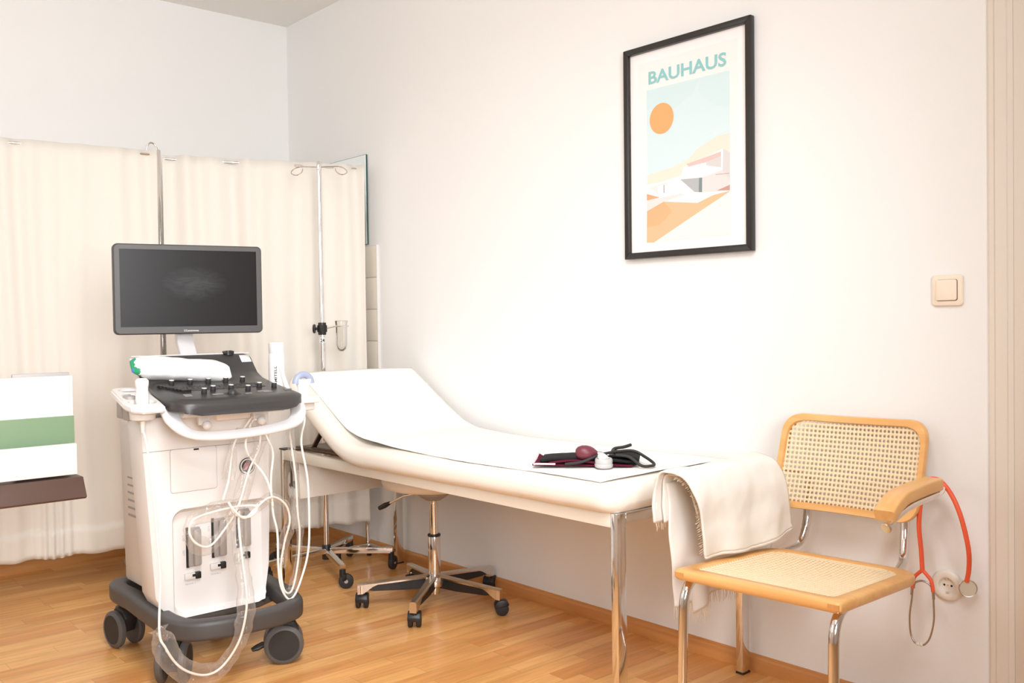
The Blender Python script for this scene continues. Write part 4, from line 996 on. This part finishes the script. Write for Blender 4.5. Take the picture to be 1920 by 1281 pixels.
mx = nd(nt, 'ShaderNodeMix', data_type='RGBA'); nt.links.new(mu2.outputs[0], mx.inputs[0]); nt.links.new(cr.outputs[0], mx.inputs[6]); mx.inputs[7].default_value = (.45, .47, .46, 1)
nt.links.new(mx.outputs[2], p_.inputs['Base Color'])
wb = obj('pack', wipes(), WPM, WP, 60)

# ------------------------------------------------------------------ tiered file rack at the left edge
FR = thing('tiered_file_rack', 'tiered rack of white and green panels on a brown base at the left edge', 'rack', (1.45, -2.1, 0))
def panel(name, x, yr, z0, z1, m):
    bm = BM(); box(bm, (x, (yr-2.35)/2, (z0+z1)/2), (.014, 2.35+yr, z1-z0), bev=.002); return obj(name, bm, m, FR)
bm = BM(); box(bm, (1.395, -1.64, .79), (.014, .17, .336), bev=.003); obj('back_board', bm, GREYB, FR)
panel('top_panel', 1.43, -1.557, .66, .948, WHITEB)
panel('middle_panel', 1.47, -1.566, .655, .822, GREEN)
panel('bottom_panel', 1.51, -1.572, .640, .738, WHITEB)
bm = BM(); prism(bm, [(1.38, .632), (1.525, .632), (1.56, .572), (1.55, .566), (1.38, .566)], lambda a, b: V((a, -2.35, b)), (0, 2.35-1.557, 0), .003); obj('base_board', bm, BROWN, FR)
bm = BM(); cyl(bm, (1.45, -2.1, .03), (1.45, -2.1, .568), .022); obj('post', bm, CHROME, FR)
bm = BM(); lathe(bm, [(0, 0), (.20, 0), (.20, .012), (.18, .022), (.03, .032), (0, .032)], (1.45, -2.1, 0), seg=40); obj('foot', bm, BROWN, FR)

# ------------------------------------------------------------------ cane chair
cy_ = math.radians(4.0); CA = V((math.cos(cy_), math.sin(cy_), 0)); CF_ = V((math.sin(cy_), -math.cos(cy_), 0)); UP = V((0, 0, 1))
C0 = V((3.374, -.443, 0))
def cp(a, f, z): return C0+CA*a+CF_*f+UP*z       # across, forward, up
CH = thing('cantilever_chair', 'beech and cane chair with chrome tube frame against the right wall', 'chair', (3.373, -.443, 0))
def outline_seat(wf, wb, d0, d1, rf, rb, n=7):
    c = [(-wf/2, d1), (wf/2, d1), (wb/2, d0), (-wb/2, d0)]
    return [(p.x, p.y) for p in fillet([V((x, y, 0)) for x, y in c], [rf, rf, rb, rb], n, closed=True)]
def seat_z(f): return .474+.026*(f/.46)
def ring_mesh(outer, inner, pos, t_up, t_dn, bev=.006):
    """flat frame between two outlines with rounded edges"""
    bm = BM(); n = len(outer)
    def row(o, h): return [bm.verts.new(pos(x, y, h)) for x, y in o]
    def lerp(o, i, k): return [(a[0]+(b[0]-a[0])*k, a[1]+(b[1]-a[1])*k) for a, b in zip(o, i)]
    rows = [row(outer, -t_dn+bev), row(outer, t_up-bev), row(lerp(outer, inner, .06), t_up-bev*.3), row(lerp(outer, inner, .16), t_up), row(lerp(outer, inner, .88), t_up), row(inner, t_up-bev*.5), row(inner, -t_dn), row(lerp(outer, inner, .12), -t_dn)]
    for A, B in zip(rows, rows[1:]+rows[:1]):
        for j in range(n): bm.faces.new((A[j], A[(j+1) % n], B[(j+1) % n], B[j]))
    return bm
so_ = outline_seat(.432, .424, -.250, .219, .012, .085); si_ = outline_seat(.358, .350, -.207, .176, .022, .06)
bm = ring_mesh(so_, si_, lambda x, y, h: cp(x, y, seat_z(y)+h), .0, .026)
ENDG = wood_mat('beech_end_grain', srgb(208, 144, 84), srgb(224, 162, 100), .4, 2)
SF = obj('seat_frame', bm, WOODX, CH, 40)
bm = BM()
for s in (-1, 1):
    bm = BM(); box(bm, cp(s*.199, .2165, seat_z(.22)-.013), (.026, .006, .012), rot=Matrix.Rotation(cy_, 3, 'Z')); obj('finger_joint', bm, ENDG, SF)
def inside(p, poly):
    x, y = p; r = False
    for (x1, y1), (x2, y2) in zip(poly, poly[1:]+poly[:1]):
        if (y1 > y) != (y2 > y) and x < (x2-x1)*(y-y1)/(y2-y1)+x1: r = not r
    return r
def cane(poly, pos, px_, py_, hole):
    bm = BM(); xs_ = [p[0] for p in poly]; ys_ = [p[1] for p in poly]
    i0, i1 = math.floor(min(xs_)/px_)-1, math.ceil(max(xs_)/px_)+1; j0, j1 = math.floor(min(ys_)/py_)-1, math.ceil(max(ys_)/py_)+1
    cache = {}
    def vt(x, y, k):
        key = (round(x, 6), round(y, 6))
        if key not in cache: cache[key] = bm.verts.new(pos(x, y))
        return cache[key]
    for i in range(i0, i1):
        for j in range(j0, j1):
            cx, cy = (i+.5)*px_, (j+.5)*py_
            if not inside((cx, cy), poly): continue
            o = [(cx+dx*px_/2, cy+dy*py_/2) for dx, dy in ((1, 0), (1, 1), (0, 1), (-1, 1), (-1, 0), (-1, -1), (0, -1), (1, -1))]
            h = [(cx+hole*math.cos(a*PI/4), cy+hole*math.sin(a*PI/4)) for a in range(8)]
            ov = [vt(x, y, 0) for x, y in o]; hv = [bm.verts.new(pos(x, y, -.0006)) for x, y in h]
            for k in range(8): bm.faces.new((ov[k], ov[(k+1) % 8], hv[(k+1) % 8], hv[k]))
    return bm
def spread(poly, k): 
    cx = sum(p[0] for p in poly)/len(poly); cy = sum(p[1] for p in poly)/len(poly)
    return [(cx+(x-cx)*k, cy+(y-cy)*k) for x, y in poly]
sag = lambda x, y: -.010*max(0, 1-(x/.18)**2)*max(0, 1-(y/.18)**2)
bm = cane(spread(si_, 1.045), lambda x, y, h=0: cp(x, y, seat_z(y)-.004+sag(x, y)+h), .0122, .0122, .0040)
solid(obj('seat_cane', bm, CANE, SF, 60, recalc=False), .0018, -1)
# backrest
BW, BH = .430, .268
def bpos(a, b, h=0.):      # a across -BW/2..BW/2, b 0..BH up, h towards the sitter
    k = (a/(BW/2))
    f = -.350 + .028*k*k - .075*(b/BH) + .018*((b-.13)/.13)**2*.4
    return cp(a*.985-.040, f+h, .558+b-.006*(b/BH)*(1-k*k)+.008*(1-(b/BH))*(0))
bo = [(p.x, p.y) for p in fillet([V((-.218, .0, 0)), V((.212, .0, 0)), V((.218, BH, 0)), V((-.205, BH, 0))], [.06, .06, .062, .062], 8, closed=True)]
def dens(poly, st=.02):
    out = []
    for p, q in zip(poly, poly[1:]+poly[:1]):
        L = math.hypot(q[0]-p[0], q[1]-p[1]); n = max(1, int(L/st))
        for k in range(n): out.append((p[0]+(q[0]-p[0])*k/n, p[1]+(q[1]-p[1])*k/n))
    return out
bo = dens(bo); mid = spread(bo, .0); 
bi = [(x*(1-.0185/.215), .131+(y-.131)*(1-.0185/.131)) for x, y in bo]
bm = ring_mesh(bo, bi, lambda x, y, h: bpos(x, y, h), .013, .013, .009)
BF = obj('backrest_frame', bm, WOODX, CH, 50)
bm = cane([(x*1.03, .131+(y-.131)*1.05) for x, y in bi], lambda x, y, h=0: bpos(x, y, .004+h), .0119, .0133, .0038)
solid(obj('backrest_cane', bm, CANE, BF, 60, recalc=False), .0018, -1)
# one continuous bent tube
def side_pts(s):
    return [cp(s*.140-.030, -.392, .640), cp(s*.140-.030, -.378, .510), cp(s*.146-.024, -.340, .4475), cp(s*.188, -.06, .4475), cp(s*.194, .205, .462), cp(s*.197, .222, .0125), cp(s*.205, -.300, .0125)]
l_ = side_pts(-1); r_ = side_pts(1)
path = fillet(l_+r_[::-1], [0, .03, .045, .05, .075, .065, .05]+[.05, .065, .075, .05, .045, .03, 0], 8)
bm = BM(); tube(bm, path, .0118, 18); obj('tube_frame', bm, CHROME, CH, 60)
for s in (-1, 1):
    for f in (.20, -.27):
        bm = BM(); box(bm, cp(s*.201, f, .0045), (.030, .04, .009), bev=.002); obj('floor_glide', bm, MIDGREY, CH)
# arms
for s in (-1, 1):
    ao = .238 if s > 0 else .246
    ap = [cp(s*ao, -.240, .686), cp(s*ao, -.15, .686), cp(s*ao, -.08, .684), cp(s*ao, -.03, .680), cp(s*ao, .010, .668), cp(s*ao, .044, .650)]
    bm = BM(); sweep(bm, catmull(ap, 6), rrect(.048, .030, .005, 3), up=(0, 0, 1)); ar = obj('armrest', bm, WOODY, CH, 40)
    tp = [cp(s*.150-.040, -.392, .655), cp(.215 if s > 0 else -.285, -.372, .662), cp(s*(ao+.018), -.240, .664), cp(s*(ao+.018), -.055, .660), cp(s*(ao+.014), .012, .645), cp(s*(ao+.008), .052, .626)]
    bm = BM(); tube(bm, fillet(tp, [0, .04, .05, .05, .03, 0], 7), .0075, 14); ab = obj('armrest_tube', bm, CHROME, ar, 60)
    e1 = tp[-1]; ed = (tp[-1]-tp[-2]).normalized()
    bm = BM(); cyl(bm, e1-ed*.004, e1+ed*.006, .0125, seg=24, bev=.003); obj('end_cap', bm, ALU, ab)

# ------------------------------------------------------------------ towel over the left arm
TW = thing('draped_towel', 'cream fringed towel draped over the left arm of the cane chair', 'towel', (3.10, -.40, .70))
def wr(p, s, a): return V((noise.noise(p*s), noise.noise(p*s+V((7, 1, 0))), noise.noise(p*s+V((0, 5, 9)))))*a
def cloth(name, corners_fn, nu, nv, th_, fold, parent):
    bm = BM(); grid(bm, corners_fn, nu, nv); o = obj(name, bm, TOWEL, parent, 80, recalc=False); solid(o, th_, 0); return o
def fringe(name, edge, ln, parent, out=V((0, 0, -1)), n=None, seed=1):
    rnd = random.Random(seed); bm = BM(); P = edge; L = sum((q-p).length for p, q in zip(P, P[1:])); n = n or int(L/.0042)
    for k in range(n):
        u = (k+rnd.random()*.5)/n*(len(P)-1); i = min(int(u), len(P)-2); p = P[i].lerp(P[i+1], u-i)
        d = (out+V((rnd.uniform(-.22, .22), rnd.uniform(-.22, .22), 0))).normalized(); l = ln*rnd.uniform(.65, 1.1)
        sweep(bm, [p-d*.004, p+d*l*.5+V((rnd.uniform(-1, 1), rnd.uniform(-1, 1), 0))*.002, p+d*l], circ(.0010, 5), scale=lambda q: 1-.5*q)
    o = obj(name, bm, FRINGE, parent, 60)
    return o
# upper folded layer: cross-section over the arm, from left hanging edge to the right lower fold
def upper(u, v, lift=0., inset=0.):
    # u: front (0) -> back (1), v: left edge -> over arm -> right bottom
    yf, yb = -.625+inset, -.228
    y = yf+(yb-yf)*u
    sec = catmull([V((3.078-lift, 0, .585+.02*u)), V((3.080-lift, 0, .650)), V((3.090, 0, .694+lift)), V((3.122, 0, .702+lift)), V((3.156+lift*.6, 0, .694+lift)), V((3.172+lift, 0, .655)), V((3.174+lift, 0, .58)), V((3.172+lift, 0, .503))], 6)
    q = v*(len(sec)-1); i = min(int(q), len(sec)-2); p = sec[i].lerp(sec[i+1], q-i)
    dn = max(0, (v-.52)/.48)
    # bottom corner: front end drops lower and back end swings away from the arm
    x = p.x+.008*dn*u; z = p.z+.010*dn*(u-.4)-.012*dn*math.sin(u*PI)
    yy = y+.060*dn*(u)+.062*dn*(1-u)
    zz = z+.010*(u-.5)*(1-dn)
    pt = V((x, yy, zz)); pt += wr(pt, 11, .007)+wr(pt, 30, .002)
    pt.x += .006*math.sin(u*15+dn*3)*dn
    return pt
cloth('outer_fold', lambda u, v: upper(u, v, .012), 60, 70, .005, 0, TW)
cloth('inner_fold', lambda u, v: upper(u, v, 0., .022), 50, 60, .004, 0, TW)
# fold edge at the bottom joining both layers
bm = BM(); e0 = [upper(k/40, 1, .012) for k in range(41)]; e1 = [upper(k/40, 1, 0., .022) for k in range(41)]
g = []
for a, b in zip(e0, e1):
    m_ = (a+b)/2+V((0, 0, -.008)); g.append([bm.verts.new(p) for p in (a, a.lerp(m_, .6)+V((.002, 0, -.002)), m_, b.lerp(m_, .6)+V((-.002, 0, -.002)), b)])
for i in range(40):
    for j in range(4): bm.faces.new((g[i][j], g[i+1][j], g[i+1][j+1], g[i][j+1]))
solid(obj('bottom_fold', bm, TOWEL, TW, 80, recalc=False), .005, 0)
# long layer hanging down beside and behind the seat
def hang(u, v):
    y = -.590+(.50)*u; x = 3.084+.018*math.sin(u*11)*(v)+.012*u
    zb = .318+.0*u+.03*math.sin(u*4)
    if u < .16: zb = .352
    else: zb = .318+.085*(u-.16)/.84
    z = .675+(zb-.675)*v
    p = V((x+.010*math.sin(u*24+1)*v, y+.03*v*(.5-u), z)); return p+wr(p, 12, .006)
cloth('hanging_layer', hang, 60, 44, .003, 0, TW)
fringe('hanging_fringe', [hang(k/60, 1) for k in range(61)], .034, TW, seed=3)
def short(u, v):
    y = -.615+.09*u; p = V((3.066-.004*u, y, .690+(.575-.690)*v)); return p+wr(p, 14, .005)
cloth('front_flap', short, 14, 20, .003, 0, TW)
fringe('flap_fringe', [short(k/14, 1) for k in range(15)], .020, TW, seed=5)
def innerflap(u, v):
    y = -.585+.30*u; p = V((3.160+.0*v, y+.07*v, .66+(.482-.66)*v)); return p+wr(p, 10, .004)
cloth('lower_layer', innerflap, 30, 24, .003, 0, TW)
bm_e = [upper(.0, .5+.48*k/24, .001, .020) for k in range(25)]
fringe('side_fringe', bm_e, .017, TW, out=V((-.25, -.8, -.5)), seed=9)
fringe('side_fringe', [p+V((-.006, .004, 0)) for p in bm_e], .015, TW, out=V((-.45, -.7, -.4)), seed=19)

# ------------------------------------------------------------------ stethoscope
SG = thing('stethoscope', 'stethoscope with orange-red tubing hanging from the right arm of the cane chair', 'stethoscope', (3.57, -.1, .68))
yq = cp(.20, -.335, .668)
a1 = [V((3.612, -.040, .418)), V((3.622, -.050, .455)), V((3.630, -.072, .512)), V((3.618, -.085, .590)), V((3.596, -.088, .644)), V((3.570, -.090, .676)), V((3.548, -.094, .681)), V((3.532, -.096, .668)), V((3.522, -.095, .635)), V((3.513, -.092, .56)), V((3.515, -.085, .49)), V((3.517, -.082, .432))]
bm = BM(); tube(bm, catmull(a1, 9), .0060, 14)
for s in (-1, 1):
    tube(bm, catmull([V((3.517, -.082, .436)), V((3.517+s*.010, -.082, .428)), V((3.517+s*.023, -.082, .412)), V((3.517+s*.0275, -.082, .385))], 6), .0048, 12)
obj('rubber_tubing', bm, RED, SG, 60)
bm = BM()
for s in (-1, 1):
    pts = [V((3.517+s*.0275, -.082, .392)), V((3.517+s*.0285, -.082, .36)), V((3.514+s*.032, -.082, .31)), V((3.510+s*.026, -.082, .265)), V((3.508+s*.014, -.082, .243)), V((3.508+s*.004, -.082, .240))]
    tube(bm, catmull(pts, 7), .0024, 10)
    cyl(bm, (3.517+s*.0275, -.082, .388), (3.5168+s*.029, -.082, .366), .0036, seg=12)
tube(bm, catmull([V((3.517-.0245, -.080, .384)), V((3.517-.02, -.080, .400)), V((3.517, -.080, .408)), V((3.517+.02, -.080, .400)), V((3.517+.0245, -.080, .384))], 6), .0026, 8)
obj('ear_tubes', bm, mat('dull_steel', (.42, .40, .38), .25, 1.), SG, 60)
bm = BM()
for s in (-1, 1): ball(bm, (3.508+s*.0045, -.083, .2405), .0052)
obj('ear_tip', bm, SOCK, SG)
cn = V((.55, -.83, .06)).normalized(); cc = V((3.613, -.036, .400))
bm = BM(); lathe(bm, [(0, -.009), (.010, -.009), (.018, -.004), (.0222, 0), (.0228, .003), (.0215, .0046), (.019, .0042), (0, .0042)], cc, cn, 40); cyl(bm, cc+V((0, 0, .01))-cn*.004, V((3.612, -.041, .425)), .0042); CP_ = obj('chest_piece', bm, ALU, SG, 40)
bm = BM(); cyl(bm, cc+cn*.004, cc+cn*.0048, .0195, seg=36); obj('membrane', bm, mat('beige_membrane', srgb(205, 194, 172), .4), CP_)
